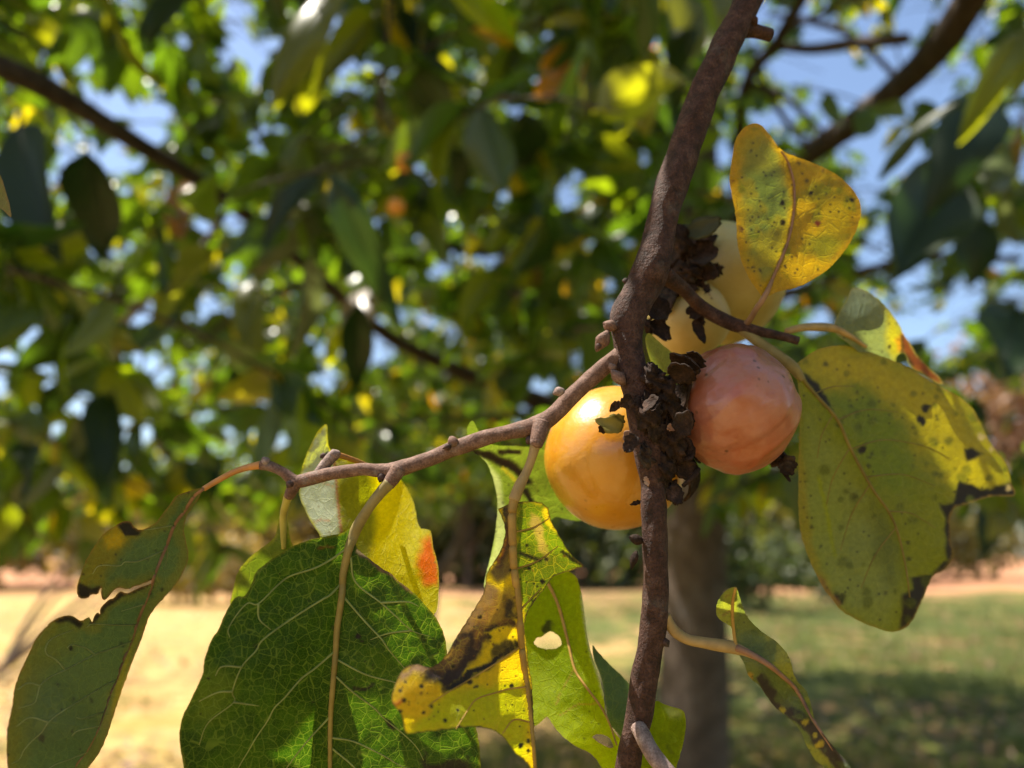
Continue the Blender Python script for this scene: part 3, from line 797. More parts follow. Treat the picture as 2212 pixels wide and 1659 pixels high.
def blade(parent, outline, depth, mat, base, marks=(), rib=None, fold=0.0, foldr=None, wave=0.0006, h=5.0, holes=(), jit=0.5, rounds=1, seed=1, label=None, step=4.0):
    """one leaf: mesh inside the outline, on a curved surface; marks paint pigment, dead tissue and some light and shade"""
    poly = densify(outline, step, jit, seed, rounds)
    hp = [densify(q, 3.0, 0.5, seed + 5, 1) for q in holes]
    lo, hi = poly.min(0), poly.max(0)
    ys = np.arange(lo[1], hi[1], h * 0.866)
    G = np.vstack([np.stack([np.arange(lo[0], hi[0], h) + (h / 2 if i % 2 else 0), np.full(len(np.arange(lo[0], hi[0], h)), y)], 1) for i, y in enumerate(ys)])
    r = np.random.default_rng(seed); G = G + r.uniform(-.15, .15, G.shape) * h
    keep = in_poly(G, poly) & (seg_dist(G, poly, True) > h * 0.45)
    for q in hp: keep &= ~in_poly(G, q) & (seg_dist(G, q, True) > h * 0.45)
    pts = [poly] + hp + [G[keep]]; edges = []; off = 0
    for q in [poly] + hp:
        n = len(q); edges += [(off + i, off + (i + 1) % n) for i in range(n)]; off += n
    allp = np.vstack(pts)
    vv, _, ff, *_ = delaunay_2d_cdt([Vector(p) for p in allp.tolist()], edges, [], 0, 1e-4)
    P = np.array([tuple(v) for v in vv]); Fa = np.array([tuple(f) for f in ff if len(f) == 3])
    cen_ = P[Fa].mean(1); ok = in_poly(cen_, poly)
    for q in hp: ok &= ~in_poly(cen_, q)
    Fa = Fa[ok]
    used = np.unique(Fa); mp = -np.ones(len(P), int); mp[used] = np.arange(len(used)); P = P[used]; Fa = mp[Fa]
    tps = TPS(depth)
    def D(Q):
        Q = np.asarray(Q, float); d = tps(Q)
        if rib is not None and (fold or foldr):
            s = seg_dist(Q, rib); sd = side_of(Q, rib)
            fl, fr = fold, (fold if foldr is None else foldr)
            d = d + np.where(sd > 0, fl, fr) * np.sqrt(s * s + 36) * 1e-5
        return d + wave * 2 * (fbm(Q[:, 0] / 70 + 9, Q[:, 1] / 70 + 9, seed + 40, 3) - 0.5)
    V = at_arr(P, D(P))
    # orientation: faces look at the camera side
    a, b, c = V[Fa[:, 0]], V[Fa[:, 1]], V[Fa[:, 2]]
    nn = np.einsum('ij,ij->i', np.cross(b - a, c - a), CAM - a)
    Fa[nn < 0] = Fa[nn < 0][:, ::-1]
    o = mesh_obj('leaf', V, Fa, mat, parent, loc=V[0] * 0 + at(*base_of(outline), float(D(np.array([base_of(outline)]))[0])))
    if label: o['label'] = label
    # pigment
    wx = (fbm(P[:, 0] / 22, P[:, 1] / 22, seed + 3, 4) - 0.5) * 2
    wy = (fbm(P[:, 0] / 22 + 70, P[:, 1] / 22, seed + 4, 4) - 0.5) * 2
    col = np.tile(np.array(base, float), (len(P), 1)); dead = np.zeros(len(P))
    ed = seg_dist(P, poly, True)
    for q in hp: ed = np.minimum(ed, seg_dist(P, q, True))
    for mk in marks:
        kind, color, dd = mk[0], np.array(mk[1], float), mk[2]
        a = mk[3:]
        if kind == 'spot':            # x, y, r, warp
            x, y, rr = a[:3]; wp = a[3] if len(a) > 3 else 0.35
            Q = P + np.stack([wx, wy], 1) * rr * wp * 2
            m = 1 - sstep(rr * 0.75, rr * 1.25, np.hypot(Q[:, 0] - x, Q[:, 1] - y))
        elif kind == 'poly':          # polygon, feather, warp px
            pl, fe, wp = a; pl = np.array(pl, float)
            Q = P + np.stack([wx, wy], 1) * wp
            sd = seg_dist(Q, pl, True) * np.where(in_poly(Q, pl), 1, -1)
            m = sstep(-fe, fe, sd)
        elif kind == 'line':          # polyline, width, warp
            pl, wd, wp = a
            Q = P + np.stack([wx, wy], 1) * wp
            m = 1 - sstep(wd * 0.35, wd, seg_dist(Q, pl))
        elif kind == 'edge':          # width
            wd = a[0]; m = 1 - sstep(wd * 0.4, wd, ed + wx * wd * 0.5)
        elif kind == 'side':          # which side of rib, strength
            m = (side_of(P, rib) == a[0]) * a[1] * 1.0
        elif kind == 'noise':         # scale px, lo, hi
            sc, l0, h0 = a; m = sstep(l0, h0, fbm(P[:, 0] / sc, P[:, 1] / sc, seed + int(sc), 4))
        elif kind == 'dots':          # count, rmin, rmax, seed
            cnt, r0, r1, sd_ = a; rr_ = np.random.default_rng(sd_); m = np.zeros(len(P))
            for _ in range(cnt):
                q = P[rr_.integers(len(P))]; rr = r0 + (r1 - r0) * rr_.uniform() ** 2
                m = np.maximum(m, 1 - sstep(rr * 0.6, rr * 1.3, np.hypot(P[:, 0] - q[0] + wx * rr * .5, P[:, 1] - q[1] + wy * rr * .5)))
        amt = mk[1][3] if len(mk[1]) > 3 else 1.0
        color = color[:3]; m = m * amt
        col = col * (1 - m[:, None]) + color * m[:, None]
        dead = np.maximum(dead * (1 - m), m * dd) if dd > 0 else dead * (1 - m)
    ca = o.data.attributes.new('pigment', 'FLOAT_COLOR', 'POINT')
    ca.data.foreach_set('color', np.hstack([np.clip(col, 0, 1), np.ones((len(P), 1))]).ravel())
    o.data.attributes.new('dead', 'FLOAT', 'POINT').data.foreach_set('value', dead)
    uvl = o.data.uv_layers.new(name='UVMap')
    li = np.zeros(len(o.data.loops), int); o.data.loops.foreach_get('vertex_index', li)
    uvl.data.foreach_set('uv', ((P[li] - lo) / 100.0).ravel())
    return o, D

def base_of(outline):
    q = np.array(outline, float); return tuple(q.mean(0))

def rib_tube(name, leaf, D, pts, w0, w1, mat, lift=0.1, rough=0.05, sides=8, n=8):
    """a rib on the camera side of the blade"""
    q = catmull(np.array(pts, float), n)
    d = D(q); wpx = np.linspace(w0, w1, len(q))
    rad_ = size(1, d) * wpx / 2
    V, F = tube_mesh(at_arr(q, d - rad_ * lift), rad_, sides, rough, 3)
    return mesh_obj(name, V, F, mat, leaf)

def pet(leaf, pts, mat, rough=0.04):
    o = tube_px('petiole', pts, mat, leaf, 8, 10, rough, 4); return o

branch = empty('persimmon_branch', at(1385, 1659, 0.136), 'brown persimmon branch with tattered autumn leaves hanging before the lawn', 'branch')

# --- stem and twigs
STEM = [(1650, -90, .163, 56), (1615, 0, .160, 59), (1570, 95, .157, 61), (1521, 200, .154, 64), (1495, 275, .152, 66), (1470, 350, .150, 69), (1447, 415, .148, 74), (1424, 500, .146, 66), (1406, 575, .144, 78), (1394, 610, .144, 78), (1376, 645, .143, 70), (1357, 690, .142, 74), (1357, 740, .141, 62), (1364, 790, .140, 64), (1380, 850, .139, 66), (1392, 920, .139, 68), (1402, 990, .138, 62), (1411, 1045, .138, 54), (1412, 1100, .137, 58), (1416, 1240, .136, 55), (1412, 1330, .136, 57), (1403, 1400, .136, 55), (1390, 1480, .136, 57), (1382, 1545, .136, 55), (1366, 1605, .136, 52), (1356, 1659, .136, 54), (1340, 1760, .136, 52)]
tube_px('stem', STEM, M['bark'], branch, 14, 28, 0.17, 8)
TW_ = [(1345, 765, .141, 40), (1312, 788, .1405, 37), (1250, 842, .140, 37), (1200, 892, .1395, 38), (1160, 918, .139, 40), (1106, 932, .1385, 33), (1050, 946, .138, 34), (1003, 961, .138, 37), (965, 975, .138, 34), (928, 992, .1375, 32), (853, 1014, .137, 34), (815, 1016, .137, 28), (778, 1014, .137, 26), (703, 1026, .1375, 29), (653, 1038, .138, 30), (634, 1036, .138, 25), (612, 1020, .138, 21), (583, 1007, .138, 22), (563, 1004, .138, 22)]
tube_px('twig', TW_, M['twig'], branch, 10, 18, 0.15, 9)
tube_px('twig', [(1432, 590, .147, 42), (1452, 606, .150, 36), (1476, 624, .153, 30), (1506, 655, .156, 29), (1543, 682, .157, 31), (1593, 703, .156, 30), (1640, 716, .155, 23), (1690, 727, .155, 19), (1724, 736, .155, 19)], M['bark'], branch, 7, 12, 0.12, 10)
tube_px('twig', [(1378, 1570, .134, 34), (1390, 1592, .132, 36), (1404, 1620, .130, 36), (1428, 1652, .128, 37), (1470, 1700, .126, 38)], M['grey_twig'], branch, 7, 12, 0.08, 11)
tube_px('twig', [(1606, 62, .159, 40), (1630, 68, .160, 30), (1664, 76, .161, 27)], M['bark'], branch, 6, 12, 0.15, 12)
tube_px('twig', [(640, 1038, .138, 30), (632, 1055, .138, 27), (624, 1072, .139, 22)], M['twig'], branch, 6, 12, 0.1, 13)
tube_px('twig', [(688, 1022, .138, 22), (702, 1004, .1385, 24), (716, 988, .139, 26), (728, 980, .140, 20)], M['grey_twig'], branch, 6, 12, 0.15, 14)
tube_px('twig', [(862, 1012, .1365, 36), (850, 1030, .136, 34), (838, 1048, .1355, 27)], M['twig'], branch, 6, 12, 0.1, 15)
tube_px('twig', [(1168, 916, .1385, 40), (1164, 938, .137, 36), (1158, 962, .136, 28)], M['twig'], branch, 6, 12, 0.1, 16)
def bud(px, py, d, rpx, ax, mat='bud', st=1.3, pt=0.6, seed=0):
    a = RT * ax[0] - UP * ax[1] + FW * (ax[2] if len(ax) > 2 else 0)
    return lump('bud', at(px, py, d), size(rpx, d), M[mat], branch, a, st, seed, 0.25, 10, pt)
bud(1300, 737, .139, 16, (-.55, 1), 'twig', 1.5, .5, 1); bud(1318, 704, .140, 14, (-1, -.3), 'twig', 1.1, .3, 2)
bud(1293, 748, .1385, 7, (-.6, 1), 'bud', 1.2, .5, 20)
bud(1351, 607, .143, 7, (-1, -.2), 'bud', 1, .3, 3); bud(1206, 846, .138, 11, (-.8, .3), 'grey_twig', 1.2, .5, 4)
bud(979, 954, .137, 12, (-.5, -.9), 'twig', 1.0, .2, 5); bud(965, 966, .136, 7, (-1, .35), 'bud', 1.4, .9, 6)
bud(823, 1031, .136, 10, (-.4, 1), 'bud', 1.15, .4, 7); bud(626, 1046, .137, 9, (-.8, .9), 'bud', 1.0, .3, 8)
bud(574, 996, .1375, 9, (-.6, -.8), 'grey_twig', 1.1, .3, 9); bud(1143, 951, .1375, 9, (-.5, 1), 'bud', 1.0, .3, 10)
bud(1438, 1388, .135, 9, (.6, 1), 'bud', 1.2, .4, 11); bud(724, 982, .139, 13, (1, -.3), 'grey_twig', .9, .2, 12); bud(697, 985, .139, 6, (-.6, .6), 'bud', 1.1, .5, 13)
bud(1335, 815, .137, 13, (-.5, -.6), 'twig', 1.6, .4, 14); bud(1322, 793, .138, 9, (-.6, -.8), 'twig', 1.2, .4, 15)
bud(1628, 45, .158, 10, (.7, .8), 'bark', 1.1, .4, 16); bud(1450, 445, .1455, 16, (.5, .2, -1), 'bud', .8, .2, 17)
bud(1374, 1165, .1355, 11, (-1, -.4), 'dry', 1.4, .3, 18); bud(1369, 1210, .1355, 9, (-.3, 1), 'dry', 2.2, .4, 19)
bud(1402, 1200, .1345, 4, (0, 0, -1), 'dry_pale', .6, 0, 21)

# --- dried calyx remains round the stem
def dry_lobe(px, py, d, lpx, wpx, ang, curl, mat, parent, seed, tilt=0.0, name='calyx_lobe'):
    """a shrivelled sepal: a curled, cupped strip with ragged rim and thickness"""
    r = random.Random(seed); L, W = size(lpx, d), size(wpx, d)
    base = at(px, py, d)
    ax = RT * math.cos(ang) - UP * math.sin(ang); ax = ax * math.cos(tilt) - FW * math.sin(tilt)
    R_ = frame(ax, -FW + UP * r.uniform(-.5, .5) + RT * r.uniform(-.5, .5))
    n, m = 9, 6; top, bot = [], []
    for i in range(n):
        t = i / (n - 1); th = curl * t
        x = L * (math.sin(th) / curl if abs(curl) > 1e-3 else t); z0 = L * ((1 - math.cos(th)) / curl if abs(curl) > 1e-3 else 0)
        wd = W / 2 * (0.55 + 0.75 * math.sin(math.pi * min(1, t * 0.9 + 0.08))) * (1 - 0.45 * t * t) * r.uniform(.72, 1.25)
        for j in range(m):
            s = j / (m - 1) * 2 - 1
            jx, jz = r.uniform(-.03, .03) * L, r.uniform(-.035, .035) * L
            p = np.array([x + jx, s * wd, z0 + 0.35 * s * s * wd + jz])
            top.append(base + R_ @ p); bot.append(base + R_ @ (p - np.array([0, 0, W * 0.09])))
    V = top + bot; N_ = n * m; F = []
    for i in range(n - 1):
        for j in range(m - 1):
            a = i * m + j; F.append((a, a + 1, a + m + 1, a + m)); F.append((a + N_, a + m + N_, a + m + 1 + N_, a + 1 + N_))
    rim = [j for j in range(m)] + [i * m + m - 1 for i in range(1, n)] + [(n - 1) * m + j for j in range(m - 2, -1, -1)] + [i * m for i in range(n - 2, 0, -1)]
    for a, b in zip(rim, rim[1:] + rim[:1]): F.append((b, a, a + N_, b + N_))
    return mesh_obj(name, V, F, M[mat], parent)
dc = empty('dried_calyx', at(1425, 920, .1365)); dc.parent = branch; dc.location = Vector(at(1425, 920, .1365) - origin(branch))
def crust(px, py, d, rpx, ax, st, seed, mat='dry', parent=dc, name='husk', amp=.65, fr=2.4):
    """a lump of shrivelled tissue, deeply furrowed"""
    axis = RT * ax[0] - UP * ax[1] + FW * ax[2]; R_ = frame(axis, -FW + UP * .2)
    n1, n2 = 26, 30; V, F = [], []
    th = np.linspace(0.02, math.pi - 0.02, n1); ph = np.arange(n2) / n2 * 2 * math.pi
    TH, PH = np.meshgrid(th, ph, indexing='ij')
    u, v_, w_ = np.cos(TH), np.sin(TH) * np.cos(PH), np.sin(TH) * np.sin(PH)
    k = 1 + amp * (fbm(u * fr + v_ * 1.3 + 20, w_ * fr + v_ * fr + 20, seed, 5) - .5) * 2 - .25 * np.abs(np.sin(PH * 3 + u * 4 + seed)) 
    W_ = np.stack([(u * st * k).ravel(), (v_ * k).ravel(), (w_ * k).ravel()], 1) * size(rpx * .82, d)
    V = at(px, py, d) + W_ @ R_.T
    F = [(i * n2 + j, i * n2 + (j + 1) % n2, (i + 1) * n2 + (j + 1) % n2, (i + 1) * n2 + j) for i in range(n1 - 1) for j in range(n2)]
    return mesh_obj(name, V, F, M[mat], parent)
for i, a in enumerate([(1440, 860, .1372, 40, (.3, 1, 0), 1.5), (1448, 950, .1375, 42, (.1, 1, 0), 1.5), (1415, 820, .1368, 36, (.5, 1, 0), 1.4), (1400, 900, .1352, 34, (.2, 1, 0), 1.7), (1432, 1015, .1375, 34, (.1, 1, 0), 1.5), (1480, 800, .139, 32, (1, -.8, 0), 1.4), (1478, 905, .139, 26, (.6, 1, 0), 1.2), (1450, 1060, .139, 24, (.1, 1, 0), 1.4), (1396, 985, .1362, 22, (.3, 1, 0), 1.6)]):
    crust(*a, 60 + i)
rr = random.Random(5)
LOBES = [(1450, 815, 66, 56, -.7, 1.2, 'dry'), (1468, 800, 64, 58, -1.2, 1.2, 'dry'), (1500, 790, 48, 44, -1.5, .9, 'dry'), (1455, 905, 52, 50, .3, 1.2, 'dry'), (1460, 960, 56, 50, .6, 1.1, 'dry'), (1470, 1000, 44, 34, .8, .9, 'dry'),
 (1450, 1050, 46, 34, 1.2, 1.2, 'dry'), (1366, 860, 34, 26, 2.5, -1.0, 'dry'), (1372, 940, 44, 32, 2.0, .8, 'dry'), (1400, 860, 46, 40, 1.0, 1.4, 'dry'),
 (1442, 920, 20, 14, .4, 1.5, 'dry_pale'), (1354, 930, 32, 18, 1.4, .8, 'dry_pale'), (1394, 1030, 22, 10, 1.2, .4, 'dry_pale')]
for i, (x, y, l, wv, an, cu, mt) in enumerate(LOBES):
    dry_lobe(x, y, .1325 + .003 * rr.random() + (.0025 if x > 1455 else 0), l, wv, an, cu, mt, dc, 40 + i, rr.uniform(-.4, .6))
tube_px('calyx_lobe', [(1510, 1012, .137, 10), (1498, 1030, .136, 12), (1475, 1050, .136, 9)], M['dry'], dc, 6, 8, .2, 2)

# --- leaf: half eaten, at the left
G1 = (0.060, 0.096, 0.052)
O1 = [(440,1052),(422,1057),(400,1063),(380,1071),(372,1084),(355,1104),(342,1124),(325,1137),(302,1147),(287,1136),(285,1127),(270,1124),(257,1131),(247,1137),(227,1149),(207,1174),(192,1199),(180,1222),(174,1244),(170,1254),(164,1277),(172,1294),(190,1292),(197,1283),(212,1284),(216,1272),(220,1270),(217,1282),(224,1298),(231,1293),(242,1279),(250,1272),(261,1268),(277,1275),(290,1267),(312,1260),(330,1252),
 (328,1260),(300,1269),(287,1277),(272,1283),(262,1277),(255,1280),(246,1292),(235,1295),(225,1304),(216,1315),(217,1329),(211,1322),(205,1327),(199,1347),(196,1337),(192,1332),(175,1342),(165,1334),(155,1329),(140,1329),(125,1335),(110,1343),(92,1362),(77,1379),(67,1399),(57,1422),(40,1457),(30,1489),(27,1524),(20,1552),(15,1579),(14,1619),(15,1649),(24,1690),(50,1735),(90,1760),(130,1745),(190,1659),(210,1634),(225,1607),(235,1579),(246,1544),(257,1509),(270,1474),(280,1444),(297,1404),(310,1369),(322,1332),(342,1304),(367,1279),(390,1249),(400,1229),(409,1199),(402,1169),(396,1147),(400,1124),(410,1104),(425,1082),(437,1062)]
R1 = [(440,1055),(420,1071),(400,1102),(377,1134),(360,1177),(335,1239),(327,1267),(315,1299),(297,1344),(285,1382),(265,1429),(252,1467),(237,1502),(215,1567),(190,1619),(162,1657),(120,1735)]
YE = (0.16, 0.125, 0.010); BK = (0.014, 0.010, 0.009)
l1, D1 = blade(branch, O1, [(440,1055,.138),(330,1240,.139),(215,1570,.133),(100,1750,.129),(170,1280,.134),(50,1450,.129),(20,1640,.126),(405,1200,.147),(322,1332,.146),(246,1544,.142),(200,1650,.138),(280,1130,.135)], M['leaf_dim'], G1,
 [('poly', (*YE, .75), 0, [(250,1138),(205,1180),(165,1275),(215,1260),(255,1200),(300,1150)], 18, 10), ('poly', (0.34, 0.22, 0.01, .9), 0, [(250,1136),(222,1160),(235,1185),(262,1180),(268,1150)], 9, 8),
  ('edge', (*YE, .4), 0, 28), ('poly', (0.11, 0.11, 0.015, .45), 0, [(110,1343),(30,1490),(10,1650),(60,1660),(70,1500),(150,1400),(170,1345)], 22, 12), ('poly', (.20, .17, .02, .8), 0, [(322,1332),(285,1400),(246,1544),(235,1580),(250,1480),(283,1395)], 4, 3),
  ('poly', BK, .95, [(250,1131),(262,1150),(270,1158),(300,1158),(306,1144),(285,1128),(270,1120)], 2.5, 3), ('poly', BK, .95, [(160,1270),(175,1262),(200,1272),(216,1268),(224,1300),(190,1296),(168,1300)], 3, 7), ('line', BK, .9, [(216,1290),(226,1300),(250,1278),(277,1278),(330,1256),(300,1272),(262,1284),(226,1308),(200,1345)], 8, 3), ('poly', BK, .9, [(112,1342),(140,1326),(165,1332),(178,1345),(172,1356),(150,1340),(125,1345)], 4, 6),
  ('dots', (*BK, .8), .8, 24, 1.2, 4.5, 12), ('spot', BK, .8, 152, 1400, 5), ('spot', (*BK, .8), .8, 90, 1598, 8), ('spot', BK, .8, 61, 1414, 4), ('edge', (0.20, 0.10, 0.03, .7), .2, 3.5)], R1, -3.0, 6.0, .0007, 4.5, (), .5, 1, 11, 'half eaten grey green leaf with torn blackened notch')
pet(l1, [(563, 1004, .138, 18), (530, 1011, .138, 14), (500, 1022, .138, 13), (465, 1041, .138, 13), (440, 1056, .138, 12)], M['pet_orange'])
rib_tube('midrib', l1, D1, R1, 9, 4, M['rib_pink'])
for q in [[(352,1190),(300,1212),(270,1214),(258,1222),(215,1222),(200,1240)], [(297,1350),(245,1350),(200,1348),(188,1355)], [(283,1386),(240,1402),(205,1414),(165,1435),(140,1448),(108,1463),(87,1481),(80,1505),(72,1520),(40,1530)], [(205,1414),(185,1400),(155,1393),(145,1400)], [(140,1446),(120,1425),(100,1413),(100,1395),(115,1378),(160,1360)],
 [(252,1468),(215,1487),(170,1515),(130,1540),(105,1560),(90,1582),(70,1600),(52,1620),(42,1640),(25,1650)], [(215,1569),(170,1578),(155,1590)], [(188,1625),(150,1640),(110,1657),(80,1690)], [(225,1538),(180,1552),(165,1550)], [(312,1305),(285,1313),(262,1320)], [(377,1134),(340,1141),(312,1145)], [(105,1560),(65,1550),(35,1570)], [(87,1481),(60,1476),(38,1490)], [(362,1180),(360,1210),(352,1235)]]:
    rib_tube('vein', l1, D1, q, 3.6, 1.8, M['vein_dim'], .45, 0, 6, 5)

# --- leaf: broad green one
G2 = (0.024, 0.064, 0.006)
O2 = [(760,1139),(743,1151),(703,1159),(660,1167),(628,1182),(598,1199),(568,1222),(553,1234),(544,1258),(537,1277),(527,1290),(512,1287),(497,1304),(482,1334),(472,1362),(460,1374),(447,1407),(440,1432),(439,1457),(425,1484),(410,1517),(394,1547),(387,1582),(389,1614),(395,1644),(400,1675),(412,1720),(450,1790),(530,1850),(620,1890),(705,1930),(760,1900),(850,1870),(940,1830),(1010,1760),(1039,1680),(1039,1659),(1037,1619),(1032,1589),(1025,1550),(1000,1500),(975,1450),(966,1420),(965,1404),(963,1384),(953,1354),(938,1329),(915,1302),(890,1277),(863,1257),(848,1241),(823,1227),(798,1207),(775,1190),(766,1170)]
R2 = [(765,1150),(752,1190),(743,1230),(740,1250),(738,1289),(728,1357),(725,1407),(720,1469),(715,1532),(713,1594),(713,1659),(712,1900)]
l2, D2 = blade(branch, O2, [(762,1145,.137),(740,1250,.136),(715,1530,.137),(712,1800,.141),(540,1290,.136),(395,1580,.138),(500,1800,.142),(860,1260,.138),(965,1410,.141),(1037,1620,.1425),(950,1800,.145),(560,1450,.1335)], M['leaf_net'], G2,
 [('noise', (0.040, 0.092, 0.007, .8), 0, 90, .45, .65), ('noise', (0.018, 0.050, 0.006, .8), 0, 60, .55, .7), ('poly', (0.12, 0.17, 0.015, .6), 0, [(450,1440),(400,1560),(470,1560),(510,1470)], 30, 20),  # pale polygon at the left margin: a sunlit patch painted in
  ('edge', (0.16, 0.15, 0.02, .6), 0, 5), ('poly', BK, .9, [(828,1550),(842,1556),(858,1572),(850,1578),(836,1568)], 2.5, 4), ('spot', BK, .9, 775, 1375, 6), ('spot', BK, .9, 783, 1385, 3), ('poly', (*BK, .92), .9, [(905,1618),(925,1645),(960,1648),(990,1638),(1012,1640),(1025,1665),(960,1690),(915,1660)], 6, 16), ('line', (*BK, .9), .85, [(765,1487),(790,1490),(806,1480)], 6, 4),
  ('spot', (*BK, .6), .6, 915, 1378, 7, .6), ('spot', (*BK, .5), .5, 935, 1380, 4), ('spot', (*BK, .6), .7, 552, 1395, 6), ('spot', BK, .8, 450, 1466, 3.5), ('spot', (*BK, .7), .8, 718, 1355, 5), ('line', (0.10, 0.035, 0.01, .8), .4, [(688,1185),(705,1180),(720,1182)], 4, 2),
  ('dots', (*BK, .7), .7, 30, 1, 3.2, 21), ('line', (0.07, 0.045, 0.03), .8, [(778,1195),(800,1212),(826,1232),(850,1246),(880,1272)], 7, 5), ('line', (0.55, 0.42, 0.30, .8), .5, [(772,1190),(798,1204),(806,1210)], 4, 2), ('line', (0.30, 0.20, 0.10, .8), .6, [(843,1241),(868,1260),(890,1280)], 4, 3)], R2, -4.0, -3.0, .0011, 4.2, (), .45, 1, 22, 'broad dark green leaf with a fine net of pale veins')
pet(l2, [(842, 1042, .1355, 28), (818, 1069, .1355, 24), (795, 1100, .1357, 22), (775, 1132, .1365, 24), (764, 1155, .137, 24), (752, 1190, .1362, 22)], M['pet_olive'])
rib_tube('midrib', l2, D2, R2, 19, 9, M['rib_tan'], .15)
for q in [[(750,1184),(713,1210),(678,1228),(628,1244),(600,1264),(558,1304),(535,1303),(510,1330),(493,1360),(496,1376)], [(735,1262),(715,1284),(693,1297),(628,1338),(568,1382),(553,1406),(522,1441),(502,1494),(505,1517),(450,1561),(430,1609)], [(722,1408),(680,1444),(650,1467),(615,1507),(593,1529),(578,1557),(553,1594),(535,1625),(515,1659),(500,1700)], [(713,1548),(663,1602),(620,1658),(595,1700)],
 [(758,1204),(768,1257),(823,1302),(853,1329),(890,1362),(930,1375)], [(743,1290),(790,1344),(823,1379),(840,1404),(870,1439),(900,1475)], [(728,1425),(790,1457),(853,1474),(900,1490)], [(724,1460),(765,1497),(808,1529),(830,1552),(873,1587),(900,1614),(915,1642)], [(718,1594),(765,1602),(828,1632),(865,1654),(900,1665)], [(718,1617),(765,1657),(800,1700)],
 [(558,1304),(560,1337),(585,1360)], [(502,1494),(470,1496),(430,1515)], [(505,1517),(560,1525)], [(522,1441),(480,1440),(465,1460)], [(823,1302),(880,1300),(905,1310)], [(890,1362),(840,1368),(800,1382)]]:
    rib_tube('vein', l2, D2, q, 5.0, 1.9, M['vein'], .3, 0, 6, 6)

# --- leaf: torn, yellow and black
O3 = [(1125,1084),(1141,1082),(1181,1087),(1191,1127),(1206,1152),(1223,1184),(1243,1207),(1265,1222),(1246,1229),(1213,1239),(1193,1247),(1176,1272),(1151,1304),(1136,1332),(1131,1349),(1136,1384),(1143,1444),(1150,1479),(1151,1519),(1153,1569),(1157,1619),(1157,1659),(1156,1690),(1143,1654),(1126,1637),(1108,1624),(1090,1594),(1065,1577),(1028,1569),(978,1574),(915,1582),(875,1587),(872,1572),(870,1549),(853,1527),(845,1514),(847,1499),(855,1474),(865,1452),(880,1437),(903,1434),(918,1439),(930,1443),(953,1429),(968,1409),(983,1382),(1000,1354),(1020,1322),(1040,1292),(1049,1267),(1049,1244),(1052,1234),(1068,1214),(1083,1189),(1093,1149),(1085,1117),(1074,1099),(1085,1096),(1100,1087)]
R3 = [(1111,1076),(1106,1110),(1107,1180),(1110,1230),(1118,1290),(1122,1340),(1127,1400),(1133,1450),(1140,1510),(1146,1570),(1151,1620),(1155,1675)]
Y3 = (0.56, 0.41, 0.014)
